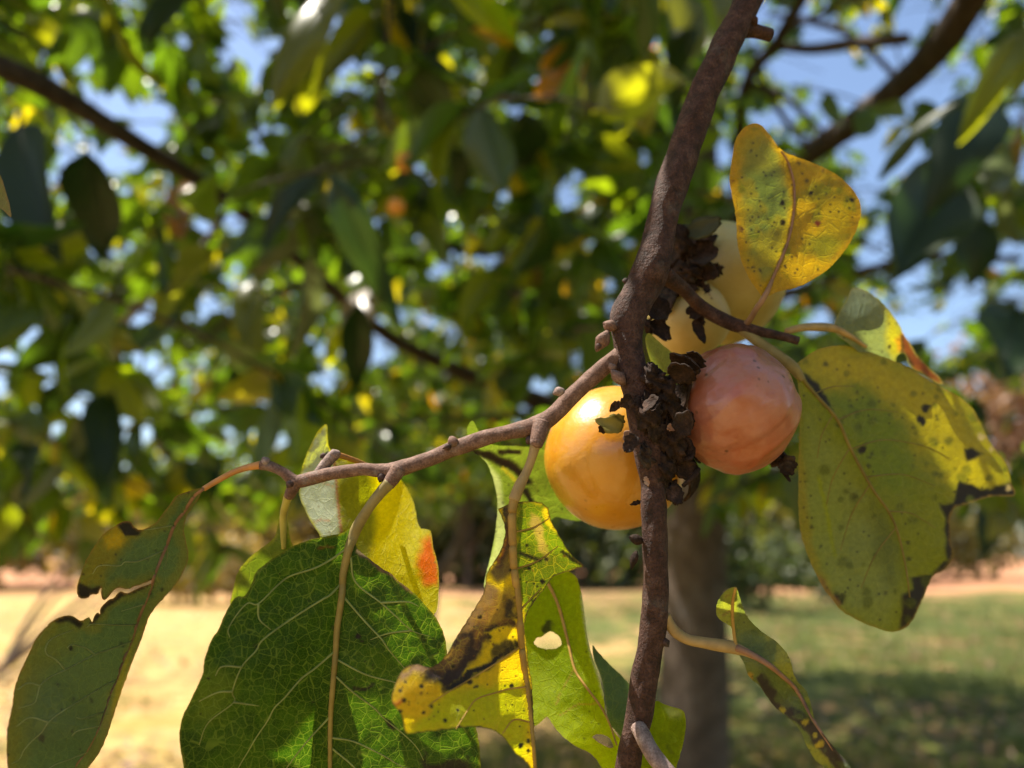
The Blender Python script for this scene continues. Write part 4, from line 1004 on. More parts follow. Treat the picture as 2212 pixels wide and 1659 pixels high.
l3, D3 = blade(branch, O3, [(1111,1080,.1345),(1120,1320,.130),(1150,1620,.127),(1260,1222,.1385),(1190,1120,.134),(1049,1250,.131),(960,1420,.1305),(880,1440,.1285),(860,1500,.124),(880,1580,.122),(1000,1570,.125),(1000,1480,.129)], M['leaf_yellow'], Y3,
 [('poly', (0.10, 0.16, 0.012), 0, [(1112,1084),(1181,1085),(1270,1222),(1176,1272),(1131,1350),(1112,1260)], 8, 12), ('poly', (0.36, 0.42, 0.010, .9), 0, [(960,1500),(1128,1470),(1155,1560),(1130,1640),(1060,1580),(880,1590),(890,1540)], 22, 20),
  ('poly', (0.48, 0.36, 0.02), 0, [(1181,1085),(1172,1100),(1178,1130),(1200,1150),(1192,1125)], 4, 5), ('poly', (0.42, 0.31, 0.15, .9), .35, [(1148,1110),(1165,1115),(1172,1160),(1188,1205),(1178,1215),(1160,1170),(1140,1130)], 6, 10),
  ('poly', (0.30, 0.18, 0.10), .6, [(1046,1250),(1075,1275),(1068,1320),(1010,1400),(965,1440),(935,1460),(890,1455),(860,1480),(866,1450),(903,1432),(950,1432),(1000,1350)], 8, 10), ('poly', (0.028, 0.016, 0.015), .95, [(1000,1360),(1040,1350),(1060,1370),(1030,1420),(985,1470),(960,1490),(918,1470),(930,1446),(965,1415)], 8, 18), ('poly', (0.09, 0.05, 0.04, .6), .8, [(990,1375),(1010,1370),(1000,1420),(950,1465),(930,1450),(965,1420)], 6, 12),
  ('line', BK, .95, [(1050,1360),(1085,1348),(1115,1352)], 13, 14), ('line', BK, .95, [(1118,1392),(1085,1415),(1050,1440),(1000,1465),(960,1495)], 13, 12), ('line', (*BK, .95), .95, [(1092,1100),(1098,1150),(1092,1190),(1080,1225)], 10, 8), ('line', (*BK, .9), .9, [(1112,1250),(1122,1330),(1135,1440),(1150,1520),(1156,1640)], 5, 5), ('line', (0.45, 0.13, 0.03, .8), .3, [(1078,1215),(1090,1180),(1095,1150)], 5, 4),
  ('poly', (0.55, 0.36, 0.02, .8), 0, [(848,1500),(870,1470),(930,1470),(960,1500),(900,1560),(870,1555)], 12, 12), ('poly', (0.48, 0.12, 0.03, .8), .2, [(853,1515),(870,1505),(874,1516),(858,1524)], 4, 5), ('poly', (0.16, 0.075, 0.03, .75), .6, [(1060,1290),(1108,1270),(1115,1360),(1060,1350),(1020,1400),(1030,1340)], 14, 22), ('poly', (*BK, .9), .9, [(1085,1290),(1108,1300),(1112,1345),(1090,1335)], 6, 14), ('poly', (*BK, .9), .9, [(1060,1395),(1100,1380),(1122,1392),(1095,1412),(1060,1420)], 5, 14), ('poly', (0.07, 0.035, 0.02, .85), .8, [(1095,1095),(1110,1090),(1100,1240),(1075,1260),(1060,1240),(1085,1200)], 6, 9), ('poly', (0.05, 0.07, 0.01, .7), 0, [(1130,1180),(1200,1190),(1250,1220),(1170,1265),(1135,1320)], 14, 18), ('dots', BK, .9, 60, 1.6, 6.0, 5), ('dots', (0.12, 0.05, 0.015, .9), .6, 40, 1.4, 4, 8), ('line', (*BK, .9), .9, [(1125,1195),(1150,1205),(1165,1212)], 6, 4), ('line', (*BK, .9), .9, [(1215,1190),(1240,1210),(1262,1222)], 6, 5),
  ('spot', BK, .9, 1125, 1608, 6), ('spot', BK, .9, 1142, 1600, 4), ('spot', BK, .9, 988, 1535, 4), ('spot', BK, .9, 1142, 1622, 4), ('edge', (0.05, 0.025, 0.012, .9), .8, 3.2)], R3, -4.0, 5.0, .0009, 3.6, (), .6, 1, 33, 'torn yellow leaf with black blotches and brown curled edge')
pet(l3, [(1160, 948, .137, 26), (1150, 985, .1365, 20), (1138, 1018, .136, 20), (1122, 1050, .135, 25), (1110, 1080, .1345, 26)], M['pet_tan'])
rib_tube('midrib', l3, D3, R3, 20, 12, M['rib_orange'], .15)
for q in [[(1136,1484),(1100,1488),(1075,1495),(1030,1510),(1010,1535),(985,1575)], [(1126,1395),(1060,1440),(960,1500),(925,1525)], [(1112,1230),(1160,1212),(1205,1180)], [(1120,1320),(1150,1290),(1170,1270)], [(1108,1150),(1150,1140),(1185,1120)], [(1145,1560),(1110,1555),(1085,1585)]]:
    rib_tube('vein', l3, D3, q, 4.5, 2, M['rib_orange'], .1, 0, 6, 6)

# --- leaf: yellow with an orange lobe, behind the twig
O4 = [(708,911),(688,927),(668,967),(650,1012),(643,1067),(658,1100),(675,1134),(693,1157),(720,1220),(800,1300),(900,1340),(943,1332),(948,1282),(949,1239),(943,1204),(933,1174),(933,1147),(920,1142),(904,1142),(898,1099),(885,1062),(865,1034),(850,1018),(790,1002),(755,990),(725,982),(711,972),(707,942)]
R4 = [(722,980),(726,1040),(733,1120),(742,1170),(765,1250),(800,1310)]
l4, D4 = blade(branch, O4, [(708,911,.156),(650,1012,.155),(643,1067,.154),(726,1040,.152),(740,1150,.147),(800,1300,.1425),(865,1034,.166),(904,1142,.158),(949,1239,.150),(943,1330,.1445),(933,1147,.157)], M['leaf_glow'], (0.52, 0.47, 0.004),
 [('poly', (0.40, 0.44, 0.34), .25, [(708,905),(640,1010),(640,1070),(700,1170),(745,1180),(728,1060),(724,980),(711,970)], 3, 3), ('poly', (0.13, 0.15, 0.02, .9), .2, [(726,990),(780,1000),(808,1050),(815,1120),(800,1200),(760,1220),(740,1170),(730,1080)], 12, 8),  # olive patch beside the rib is shade painted into the colour
  ('poly', (0.72, 0.15, 0.003), 0, [(936,1150),(912,1180),(896,1218),(915,1262),(956,1262),(946,1200)], 11, 12), ('line', (0.33, 0.15, 0.07), .3, [(720,985),(726,1040),(733,1120),(742,1180)], 4, 1), ('line', (0.5, 0.33, 0.25, .8), .2, [(680,1128),(695,1122),(712,1126)], 3.5, 1), ('line', (0.5, 0.33, 0.25, .8), .2, [(695,1040),(705,1046),(718,1050)], 3, 1), ('line', BK, .8, [(700,990),(706,975),(709,955)], 3, 3), ('dots', (0.15, 0.09, 0.01, .6), .4, 24, 1, 2.6, 6), ('edge', (0.42, 0.40, 0.04, .8), 0, 5)], R4, 2.0, -2.0, .001, 5, (), .4, 2, 44, 'sunlit yellow leaf with an orange lobe and pale folded half')
pet(l4, [(726, 982, .140, 14), (745, 987, .143, 12), (780, 1000, .150, 11), (800, 1012, .156, 10)], M['pet_orange'])

# --- leaf: small green one behind the broad leaf
O5 = [(604,1112),(599,1140),(593,1162),(575,1177),(553,1192),(537,1204),(517,1229),(510,1244),(506,1264),(500,1287),(495,1304),(530,1340),(600,1330),(650,1260),(640,1200),(626,1160),(620,1120)]
l5, D5 = blade(branch, O5, [(612,1110,.140),(613,1180,.141),(500,1290,.148),(640,1250,.145),(560,1340,.152)], M['leaf_soft'], (0.11, 0.16, 0.012), [('edge', (0.26, 0.25, 0.03, .8), 0, 8), ('noise', (0.16, 0.19, 0.015, .7), 0, 40, .5, .7)], [(612,1110),(613,1180),(600,1320)], 4, 4, .0006, 5, (), .4, 2, 55)
pet(l5, [(624, 1068, .139, 20), (617, 1090, .1393, 17), (612, 1115, .140, 16), (612, 1150, .1405, 14), (613, 1185, .141, 10)], M['pet_yellow'])

# --- leaf: behind the yellow fruit
O6 = [(1020,977),(1009,939),(1008,924),(1020,904),(1030,925),(1045,945),(1060,962),(1106,963),(1173,967),(1240,1010),(1290,1090),(1264,1128),(1225,1123),(1190,1112),(1160,1190),(1100,1265),(1043,1280),(1050,1240),(1065,1180),(1073,1130),(1075,1080),(1068,1042),(1053,1000),(1035,985)]
R6 = [(1020,977),(1060,985),(1100,1010),(1130,1050),(1150,1110),(1125,1200)]
l6, D6 = blade(branch, O6, [(1020,940,.150),(1060,985,.156),(1130,1050,.162),(1200,980,.172),(1270,1120,.176),(1190,1112,.166),(1060,1100,.154),(1045,1278,.158)], M['leaf_soft'], (0.13, 0.18, 0.03),
 [('poly', (0.38, 0.42, 0.30), .2, [(1040,985),(1080,1030),(1090,1110),(1090,1260),(1030,1290),(1065,1180),(1072,1080)], 6, 5), ('line', BK, .9, [(1020,977),(1060,985),(1100,1005),(1140,1040)], 14, 8), ('line', BK, .9, [(1080,975),(1120,975)], 8, 8), ('line', (0.30, 0.26, 0.03), 0, [(1085,1010),(1120,1045)], 5, 3), ('line', BK, .8, [(1130,1060),(1160,1105)], 8, 7), ('dots', (*BK, .7), .7, 16, 1.5, 4, 3)], R6, 3, -2, .001, 5, (), .4, 2, 66)

# --- leaf: with two holes, half in the sun
O7 = [(1190,1225),(1243,1236),(1256,1277),(1262,1319),(1271,1394),(1286,1434),(1298,1477),(1306,1507),(1306,1544),(1326,1582),(1345,1600),(1340,1640),(1325,1690),(1300,1660),(1281,1629),(1246,1614),(1218,1594),(1196,1569),(1183,1547),(1176,1552),(1153,1574),(1140,1540),(1130,1400),(1125,1330),(1150,1270)]
R7 = [(1175,1230),(1183,1257),(1206,1307),(1226,1382),(1241,1444),(1261,1477),(1298,1527),(1318,1567),(1332,1610)]
H7 = [[(1151,1389),(1160,1377),(1170,1377),(1181,1367),(1193,1363),(1208,1374),(1215,1389),(1208,1399),(1188,1403),(1163,1399)], [(1278,1590),(1291,1585),(1316,1592),(1323,1604),(1326,1617),(1306,1612),(1286,1599)]]
l7, D7 = blade(branch, O7, [(1185,1250,.154),(1226,1382,.149),(1298,1527,.1425),(1330,1620,.1405),(1140,1400,.150),(1155,1560,.138),(1183,1440,.1475),(1240,1610,.1345),(1262,1319,.149),(1300,1480,.143)], M['leaf_glow'], (0.25, 0.34, 0.005),
 [('spot', (*BK, .85), .7, 1185, 1358, 15, .5), ('edge', (0.26, 0.28, 0.03, .6), 0, 4), ('line', (0.33, 0.24, 0.04, .8), 0, [(1241,1444),(1200,1520)], 2.5, 2), ('line', (0.33, 0.24, 0.04, .8), 0, [(1298,1520),(1250,1520),(1210,1545)], 2.5, 2), ('dots', (*BK, .6), .6, 10, 1.5, 4, 9), ('line', (0.36, 0.40, 0.30), .3, [(1258,1285),(1264,1340),(1276,1405),(1296,1468),(1306,1505)], 6, 1)], R7, 3, 3, .0012, 4.5, H7, .4, 2, 77, 'leaf with two holes, lower half lime in the sun')
rib_tube('midrib', l7, D7, R7, 8, 4, M['rib_orange'])
O8 = [(1278,1389),(1291,1407),(1318,1437),(1343,1459),(1361,1479),(1390,1520),(1396,1600),(1365,1645),(1351,1600),(1331,1582),(1313,1557),(1307,1507),(1301,1469),(1291,1444),(1281,1419)]
l8, D8 = blade(branch, O8, [(1278,1389,.152),(1361,1479,.156),(1390,1600,.152),(1310,1510,.146),(1345,1590,.147)], M['leaf_dim'], (0.035, 0.075, 0.035), [('edge', (0.10, 0.13, 0.04, .6), 0, 4), ('poly', (0.09, 0.14, 0.02, .7), 0, [(1305,1540),(1380,1600),(1360,1650),(1320,1590)], 25, 6)], None, 0, None, .0008, 5, (), .3, 2, 88, 'bluish green folded leaf against the stem')

# --- leaf: right of the stem at the bottom
O9 = [(1413,1509),(1438,1523),(1473,1532),(1481,1544),(1482,1572),(1476,1607),(1466,1644),(1455,1670),(1440,1720),(1400,1730),(1375,1650),(1385,1560)]
l9, D9 = blade(branch, O9, [(1413,1509,.150),(1473,1532,.147),(1460,1650,.146),(1400,1720,.146),(1385,1560,.150)], M['leaf_glow'], (0.20, 0.25, 0.010), [('poly', (0.42, 0.44, 0.28, .8), 0, [(1432,1528),(1470,1532),(1470,1555),(1450,1552)], 6, 5), ('line', BK, .8, [(1441,1610),(1450,1625)], 6, 4), ('edge', (0.36, 0.36, 0.04, .6), 0, 5), ('noise', (0.14, 0.19, 0.012, .7), 0, 40, .5, .65)], None, 0, None, .0012, 5, (), .4, 2, 99)

# --- leaf: curled with a black rolled edge, lower right
O10 = [(1586,1267),(1568,1274),(1553,1292),(1546,1314),(1548,1334),(1568,1347),(1581,1354),(1587,1382),(1596,1400),(1596,1417),(1608,1432),(1613,1452),(1621,1467),(1638,1477),(1659,1508),(1674,1529),(1704,1552),(1726,1572),(1744,1614),(1759,1642),(1770,1650),(1799,1672),(1850,1720),(1860,1700),(1839,1659),(1834,1649),(1809,1624),(1784,1594),(1764,1567),(1759,1552),(1751,1519),(1744,1494),(1716,1464),(1709,1429),(1696,1404),(1674,1382),(1659,1374),(1636,1357),(1613,1332),(1601,1302),(1592,1268)]
R10 = [(1590,1399),(1620,1412),(1659,1435),(1686,1457),(1720,1490),(1760,1560),(1800,1620)]
l10, D10 = blade(branch, O10, [(1590,1399,.136),(1660,1436,.134),(1760,1562,.131),(1840,1680,.129),(1548,1320,.139),(1592,1270,.137),(1660,1380,.140),(1745,1500,.138),(1650,1500,.1375),(1726,1572,.135)], M['leaf_dim'], (0.135, 0.165, 0.045),
 [('poly', (0.27, 0.29, 0.04, .9), 0, [(1586,1262),(1545,1300),(1545,1340),(1585,1358),(1592,1320),(1592,1270)], 4, 4), ('poly', (0.30, 0.29, 0.045, .9), 0, [(1659,1370),(1700,1400),(1720,1460),(1750,1500),(1768,1570),(1740,1530),(1690,1460),(1650,1420)], 8, 6),
  ('poly', BK, .95, [(1632,1465),(1650,1452),(1672,1478),(1690,1508),(1735,1540),(1764,1565),(1800,1612),(1845,1660),(1860,1710),(1800,1655),(1765,1620),(1745,1585),(1720,1562),(1672,1530)], 3, 5), ('spot', (0.36, 0.26, 0.02), .3, 1741, 1560, 7, .5), ('spot', (0.36, 0.26, 0.02), .3, 1771, 1608, 8, .5), ('spot', (0.30, 0.24, 0.02), .3, 1690, 1535, 6, .6), ('spot', (0.3, .25, .03), .3, 1760, 1588, 5, .5), ('spot', (0.36, 0.22, 0.03), .2, 1620, 1460, 8), ('poly', (0.26, 0.25, 0.03, .9), .1, [(1735,1600),(1760,1640),(1790,1660),(1800,1690),(1790,1640),(1765,1615)], 4, 4),
  ('dots', (*BK, .6), .6, 22, 1, 2.8, 15), ('noise', (0.085, 0.115, 0.04, .7), 0, 36, .5, .65), ('line', (0.2, 0.14, .04, .8), .3, [(1562,1330),(1580,1318)], 4, 2), ('line', (0.2, 0.14, .04, .8), .3, [(1566,1290),(1574,1284)], 3, 2)], R10, 3, -4, .0007, 4.2, (), .4, 1, 110, 'curled grey green leaf with a black rolled edge')
pet(l10, [(1438, 1330, .136, 22), (1446, 1348, .136, 24), (1460, 1366, .136, 24), (1485, 1381, .136, 22), (1518, 1388, .136, 24), (1556, 1394, .136, 27), (1592, 1401, .1362, 26), (1630, 1418, .1352, 15)], M['pet_tan'])
rib_tube('midrib', l10, D10, R10, 16, 5, M['rib_pink'])
rib_tube('vein', l10, D10, [(1589,1270),(1583,1300),(1583,1340),(1588,1385),(1594,1402)], 6, 8, M['rib_orange'], .4)

# --- leaf: big and spotted, at the right
O11 = [(1719,787),(1734,775),(1764,755),(1796,747),(1824,745),(1846,750),(1884,762),(1934,780),(1984,805),(2016,827),(2034,837),(2066,852),(2099,877),(2116,907),(2131,942),(2146,967),(2166,989),(2179,1014),(2186,1049),(2194,1062),(2191,1073),(2169,1072),(2141,1072),(2109,1082),(2079,1092),(2061,1097),(2059,1107),(2051,1122),(2054,1154),(2054,1177),(2061,1192),(2056,1214),(2041,1232),(2016,1242),(2009,1257),(1996,1287),(1981,1322),(1966,1349),(1946,1363),(1921,1366),(1896,1358),(1859,1343),(1819,1322),(1799,1297),(1779,1272),(1764,1244),(1746,1204),(1729,1154),(1724,1104),(1725,1029),(1726,954),(1728,892),(1726,842),(1719,810)]
R11 = [(1719,795),(1742,830),(1770,862),(1809,907),(1834,962),(1861,1014),(1889,1062),(1919,1104),(1939,1149),(1956,1222),(1965,1290)]
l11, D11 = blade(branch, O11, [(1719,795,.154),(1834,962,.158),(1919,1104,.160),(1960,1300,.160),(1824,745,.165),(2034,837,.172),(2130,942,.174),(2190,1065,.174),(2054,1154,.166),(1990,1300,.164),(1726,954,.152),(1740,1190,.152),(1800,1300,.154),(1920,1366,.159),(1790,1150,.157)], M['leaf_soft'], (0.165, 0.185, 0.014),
 [('poly', (0.36, 0.29, 0.012, .95), 0, [(1719,787),(1796,743),(1884,760),(2066,850),(2192,1060),(2080,1080),(2020,1000),(1960,900),(1860,840),(1770,830)], 45, 25), ('poly', (0.115, 0.165, 0.012, .8), 0, [(1780,860),(1880,830),(1960,960),(1980,1060),(1900,1060),(1830,930)], 30, 25), ('poly', (0.19, 0.23, 0.07, .9), 0, [(1740,900),(1800,960),(1890,1120),(1950,1290),(1920,1370),(1800,1300),(1740,1180),(1722,1050)], 30, 12), ('poly', (0.10, 0.125, 0.035, .9), 0, [(1880,1080),(1920,1110),(1945,1200),(1930,1280),(1890,1200)], 22, 14),
  ('poly', (0.24, 0.20, 0.03, .8), 0, [(1722,960),(1740,1000),(1745,1120),(1770,1230),(1820,1325),(1780,1280),(1730,1160)], 9, 5), ('line', (0.22, 0.26, 0.012, .8), 0, [(1768,1030),(1778,1070),(1789,1125),(1799,1180),(1804,1200)], 6, 2),  # pale streak: light leaking through, painted into the blade colour
  ('poly', BK, .95, [(2072,1040),(2095,1046),(2120,1058),(2141,1058),(2150,1048),(2200,1042),(2200,1085),(2109,1092),(2079,1106),(2052,1106)], 3.5, 6), ('poly', BK, .95, [(2030,1090),(2062,1094),(2052,1125),(2050,1150),(2042,1120)], 4, 5), ('line', BK, .95, [(2052,1100),(2052,1190),(2054,1214),(2026,1238)], 15, 4), ('poly', BK, .95, [(1968,1250),(2020,1238),(2000,1290),(1972,1352),(1942,1362),(1952,1320),(1950,1285),(1975,1275)], 5, 8), ('poly', BK, .95, [(1728,800),(1745,810),(1770,830),(1795,880),(1785,885),(1760,850)], 4, 7),
  ('poly', BK, .95, [(2080,972),(2098,968),(2122,982),(2105,992),(2088,995)], 4, 5), ('spot', BK, .9, 1861, 972, 9, .5), ('spot', BK, .9, 2003, 882, 9, .5), ('spot', BK, .9, 1992, 908, 9, .5), ('spot', BK, .9, 1814, 1294, 12, .5), ('line', (0.18, 0.10, 0.03, .9), .5, [(1765,1250),(1795,1290),(1808,1305)], 10, 6), ('spot', (*BK, .7), .7, 1848, 1075, 6), ('spot', (*BK, .7), .7, 1752, 1140, 5), ('spot', (*BK, .7), .7, 1783, 787, 6), ('spot', (*BK, .8), .7, 1962, 1172, 5), ('spot', (*BK, .7), .7, 1876, 1006, 5),
  ('dots', (*BK, .75), .7, 70, 1.5, 6, 25), ('dots', (0.06, 0.075, 0.012, .6), 0, 60, 5, 14, 26), ('spot', (0.5, 0.38, 0.3, .8), .3, 2118, 945, 8, .6), ('spot', (0.5, 0.38, 0.3, .7), .3, 2140, 972, 5, .6), ('spot', (0.5, 0.38, 0.3, .7), .3, 2178, 1052, 6, .6), ('edge', (0.28, 0.18, 0.04, .5), .1, 5)], R11, 3.0, 2.0, .0010, 5, (), .4, 1, 121, 'big olive and yellow spotted leaf with black torn margin')
pet(l11, [(1600, 708, .156, 26), (1640, 740, .155, 24), (1684, 770, .154, 24), (1712, 793, .154, 26), (1732, 820, .1545, 16)], M['pet_olive'])
rib_tube('midrib', l11, D11, R11, 10, 4, M['rib_olive'], .1)
for q in [[(1760,850),(1800,835),(1850,835)], [(1809,907),(1870,885),(1940,890)], [(1838,970),(1910,950),(2000,965),(2050,990)], [(1870,1030),(1950,1025),(2020,1050)], [(1919,1104),(1970,1110),(2020,1140)], [(1800,895),(1775,940),(1765,990)], [(1836,966),(1800,1030),(1785,1090)], [(1880,1045),(1840,1110),(1815,1190)], [(1935,1140),(1890,1200),(1860,1270)]]:
    rib_tube('vein', l11, D11, q, 3.5, 1.5, M['rib_olive'], .05, 0, 6, 6)

# --- leaf: small, grey green with a red brown tip
O12 = [(1799,702),(1814,672),(1831,645),(1839,622),(1856,621),(1884,635),(1909,657),(1929,682),(1944,702),(1951,722),(1966,740),(1979,765),(2004,792),(2039,825),(2034,831),(2019,825),(1994,807),(1971,797),(1961,785),(1956,765),(1946,762),(1936,770),(1936,785),(1900,790),(1860,765),(1830,740),(1805,722)]
l12, D12 = blade(branch, O12, [(1800,710,.166),(1845,622,.172),(1950,720,.176),(2039,826,.182),(1900,780,.174),(1880,690,.168)], M['leaf_soft'], (0.17, 0.20, 0.12),
 [('poly', (0.38, 0.33, 0.02, .95), 0, [(1905,650),(1945,700),(1955,725),(1950,762),(1936,785),(1915,750),(1918,700)], 12, 8), ('poly', (0.55, 0.22, 0.015, .9), .1, [(1935,730),(1955,715),(1956,760),(1940,760)], 7, 6), ('poly', (0.22, 0.055, 0.02), .5, [(1950,720),(1966,738),(1979,765),(2044,826),(2034,835),(1971,799),(1955,765)], 2.5, 3), ('line', (*BK, .8), .8, [(1950,725),(1952,755),(1965,778),(1972,790)], 6, 7), ('spot', BK, .8, 1922, 748, 4), ('dots', (*BK, .6), .6, 16, 1.2, 3.5, 31), ('edge', (0.28, 0.25, 0.08, .6), 0, 4), ('poly', (0.11, 0.15, 0.10, .6), 0, [(1840,640),(1870,650),(1880,720),(1840,720),(1815,700)], 14, 8)], [(1800,710),(1834,725),(1871,749),(1920,790)], -3, 3, .0008, 5, (), .4, 1, 132, 'small grey green leaf with red brown torn tip')
pet(l12, [(1700, 716, .156, 16), (1730, 708, .158, 16), (1765, 706, .162, 18), (1799, 709, .166, 18), (1834, 725, .167, 12), (1871, 749, .169, 7)], M['pet_tan'])

# --- leaf: amber, at the top right
O13 = [(1649,646),(1642,634),(1612,594),(1592,535),(1591,479),(1586,446),(1575,396),(1579,356),(1586,307),(1602,277),(1626,265),(1645,269),(1665,294),(1688,327),(1725,340),(1778,360),(1817,383),(1847,413),(1862,446),(1857,482),(1837,525),(1807,565),(1774,594),(1725,621),(1675,631),(1658,641)]
R13 = [(1652,640),(1675,588),(1702,522),(1715,456),(1715,396),(1702,350),(1688,327)]
A13 = (0.42, 0.25, 0.012)
l13, D13 = blade(branch, O13, [(1652,640,.150),(1702,522,.152),(1715,400,.156),(1690,330,.158),(1575,400,.148),(1626,265,.152),(1592,535,.147),(1862,446,.166),(1780,360,.163),(1774,594,.158),(1640,450,.151)], M['leaf_soft'], A13,
 [('poly', (0.20, 0.20, 0.05, .95), 0, [(1612,300),(1650,290),(1690,345),(1706,420),(1695,520),(1670,590),(1645,610),(1615,540),(1605,440),(1600,360)], 14, 8), ('poly', (0.13, 0.18, 0.065, .8), 0, [(1620,370),(1680,370),(1695,430),(1680,520),(1640,540),(1612,450)], 22, 14), ('noise', (0.30, 0.22, 0.014, .6), 0, 60, .5, .65), ('noise', (0.13, 0.15, 0.02, .65), 0, 34, .62, .74),
  ('poly', (0.17, 0.18, 0.02, .7), 0, [(1740,400),(1770,395),(1790,420),(1760,440),(1725,430)], 14, 14), ('poly', (0.17, 0.18, 0.02, .7), 0, [(1740,510),(1800,500),(1825,520),(1780,560),(1730,540)], 14, 16), ('dots', (0.035, 0.028, 0.018, .95), .7, 75, 1.4, 4.6, 17), ('spot', BK, .8, 1690, 440, 6), ('spot', BK, .8, 1690, 478, 7), ('spot', (0.20, 0.04, 0.02), .7, 1768, 484, 7, .6), ('spot', BK, .8, 1752, 418, 5), ('spot', BK, .8, 1840, 432, 4), ('spot', BK, .7, 1605, 585, 5), ('spot', (0.12, 0.03, .02), .6, 1581, 393, 5), ('spot', (0.12, .05, .02), .6, 1600, 495, 6), ('edge', (0.44, 0.24, 0.015, .7), 0, 12), ('line', (0.30, 0.16, 0.05), .2, R13, 5, 1)], R13, -6, 2, .0008, 4.5, (), .4, 2, 143, 'upright amber leaf with dark specks')
pet(l13, [(1606, 704, .156, 14), (1619, 692, .154, 14), (1634, 667, .151, 13), (1652, 640, .1495, 13), (1668, 605, .1495, 8)], M['pet_brown'])
rib_tube('midrib', l13, D13, R13, 7, 3, M['rib_pink'], .3)

# --- leaf: green scrap between stem and pale fruit, and a tip at the left edge
l14, D14 = blade(branch, [(1392,735),(1400,715),(1420,735),(1450,760),(1475,778),(1495,790),(1470,800),(1440,812),(1420,810),(1405,780)], [(1392,735,.150),(1490,790,.156),(1420,810,.151)], M['leaf_soft'], (0.15, 0.18, 0.05), [('edge', (0.25, .26, .06, .7), 0, 4)], None, 0, None, .0004, 5, (), .3, 2, 150)
l15, D15 = blade(branch, [(-70,330),(-20,350),(2,378),(12,410),(22,447),(26,472),(15,462),(-10,440),(-50,430),(-90,390)], [(-70,340,.150),(26,472,.146),(-50,430,.148)], M['leaf_soft'], (0.16, 0.15, 0.035), [('edge', (.2, .12, .03, .7), .2, 4)], None, 0, None, .0004, 5, (), .3, 2, 151)

# --- leaves and twigs added unseen above the picture, placed to cast the broken shade
top = at(1650, -90, .163)
def shade_twig(pts, r0, r1, seed):
    Q = catmull(np.array(pts, float), 6)
    V, F = tube_mesh(Q, np.linspace(r0, r1, len(Q)), 8, 0.1, seed); return mesh_obj('twig', V, F, M['bark'], branch)
SV = np.array(SUN); E1 = np.cross(UP, SV); E1 /= np.linalg.norm(E1); E2 = np.cross(SV, E1)
def shade_leaf(u0, v0, u1, v1, t, wk, ti):
    o0 = at(1000, 1200, .14)
    b, e = [o0 + (E1 * u + E2 * v) / 1000 + t * SV for u, v in ((u0, v0), (u1, v1))]
    ax = e - b; L = np.linalg.norm(ax)
    o = leaf_object(b, frame(ax, SV), L, ti, M['canopy'], branch)
    m = np.array(o.matrix_basis); m[:3, 1] *= wk; o.matrix_basis = Matrix(m.tolist())
    return b
ends = [shade_leaf(64, -38, 9, -14, .24, .95, 1), shade_leaf(66, -66, 16, -37, .22, .95, 2), shade_leaf(-18, 47, -104, 58, .22, .75, 3), shade_leaf(-20, 60, -62, 100, .27, .6, 4), shade_leaf(-110, 40, -50, 44, .25, .5, 0)]
for i, e in enumerate(ends):
    shade_twig([top, top + (e - top) * .4 + UP * .05, e + UP * .015, e], .0022, .0008, i)

# ------------------------------------------------------------------ persimmons
def fruit_mat(name, c_lo, c_hi, c_patch, bloom, rough=0.28, coat=0.3, bloom_amt=0.4, specks=0.5, sss=0.07, crease=0.0):
    k = N(name); co = k.n('TexCoord').outputs['Object']
    xyz = k.n('SeparateXYZ'); k.set(xyz.inputs[0], k.n('TexCoord').outputs['Generated'])
    a = k.noise(co, 90, 4, 0.6).outputs[0]; b = k.noise(co, 260, 5, 0.7).outputs[0]; c = k.noise(co, 900, 3).outputs[0]
    col = k.mix(k.ramp(a, [(0.35, 0.0), (0.65, 1.0)]), c_lo, c_hi)
    col = k.mix(k.ramp(k.math('ADD', k.math('MULTIPLY', b, 0.5), k.math('MULTIPLY', xyz.outputs['Z'], 0.5)), [(0.60, 0.0), (0.76, 0.85)]), col, c_patch)
    col = k.mix(k.math('MULTIPLY', k.ramp(k.noise(co, 60, 5, 0.7).outputs[0], [(0.42, 0.0), (0.68, 1.0)]), bloom_amt), col, bloom)
    v = k.n('TexVoronoi', feature='F1'); k.set(v.inputs['Vector'], co); v.inputs['Scale'].default_value = 420
    sp = k.math('MULTIPLY', k.ramp(v.outputs['Distance'], [(0.10, 1.0), (0.20, 0.0)]), k.ramp(k.noise(co, 120, 2).outputs[0], [(0.5, 0.0), (0.6, specks)]))
    col = k.mix(sp, col, (0.10, 0.04, 0.015))
    scar = k.noise(co, 150, 6, 0.75, 1.5).outputs[0]
    col = k.mix(k.ramp(scar, [(0.60, 0.0), (0.72, 0.35)]), col, tuple(x * 0.45 for x in c_lo))
    fa = k.n('TexVoronoi', feature='SMOOTH_F1'); k.set(fa.inputs['Vector'], k.noise(co, 40, 2).outputs['Color'] if False else co); fa.inputs['Scale'].default_value = 85; fa.inputs['Smoothness'].default_value = 0.5
    wr = k.noise(co, 170, 5, 0.65, 0.8).outputs[0]
    c = k.math('ADD', c, k.math('MULTIPLY', k.math('ADD', fa.outputs['Distance'], wr), crease))
    p = k.principled(col, k.math('ADD', rough - 0.05, k.math('MULTIPLY', b, 0.2)), 0.5, k.bump(k.math('ADD', b, c), 0.12, 0.0006), Coat_Weight=coat, Coat_Roughness=0.09, Subsurface_Weight=sss, Subsurface_Scale=0.004)
    return k.done(p)

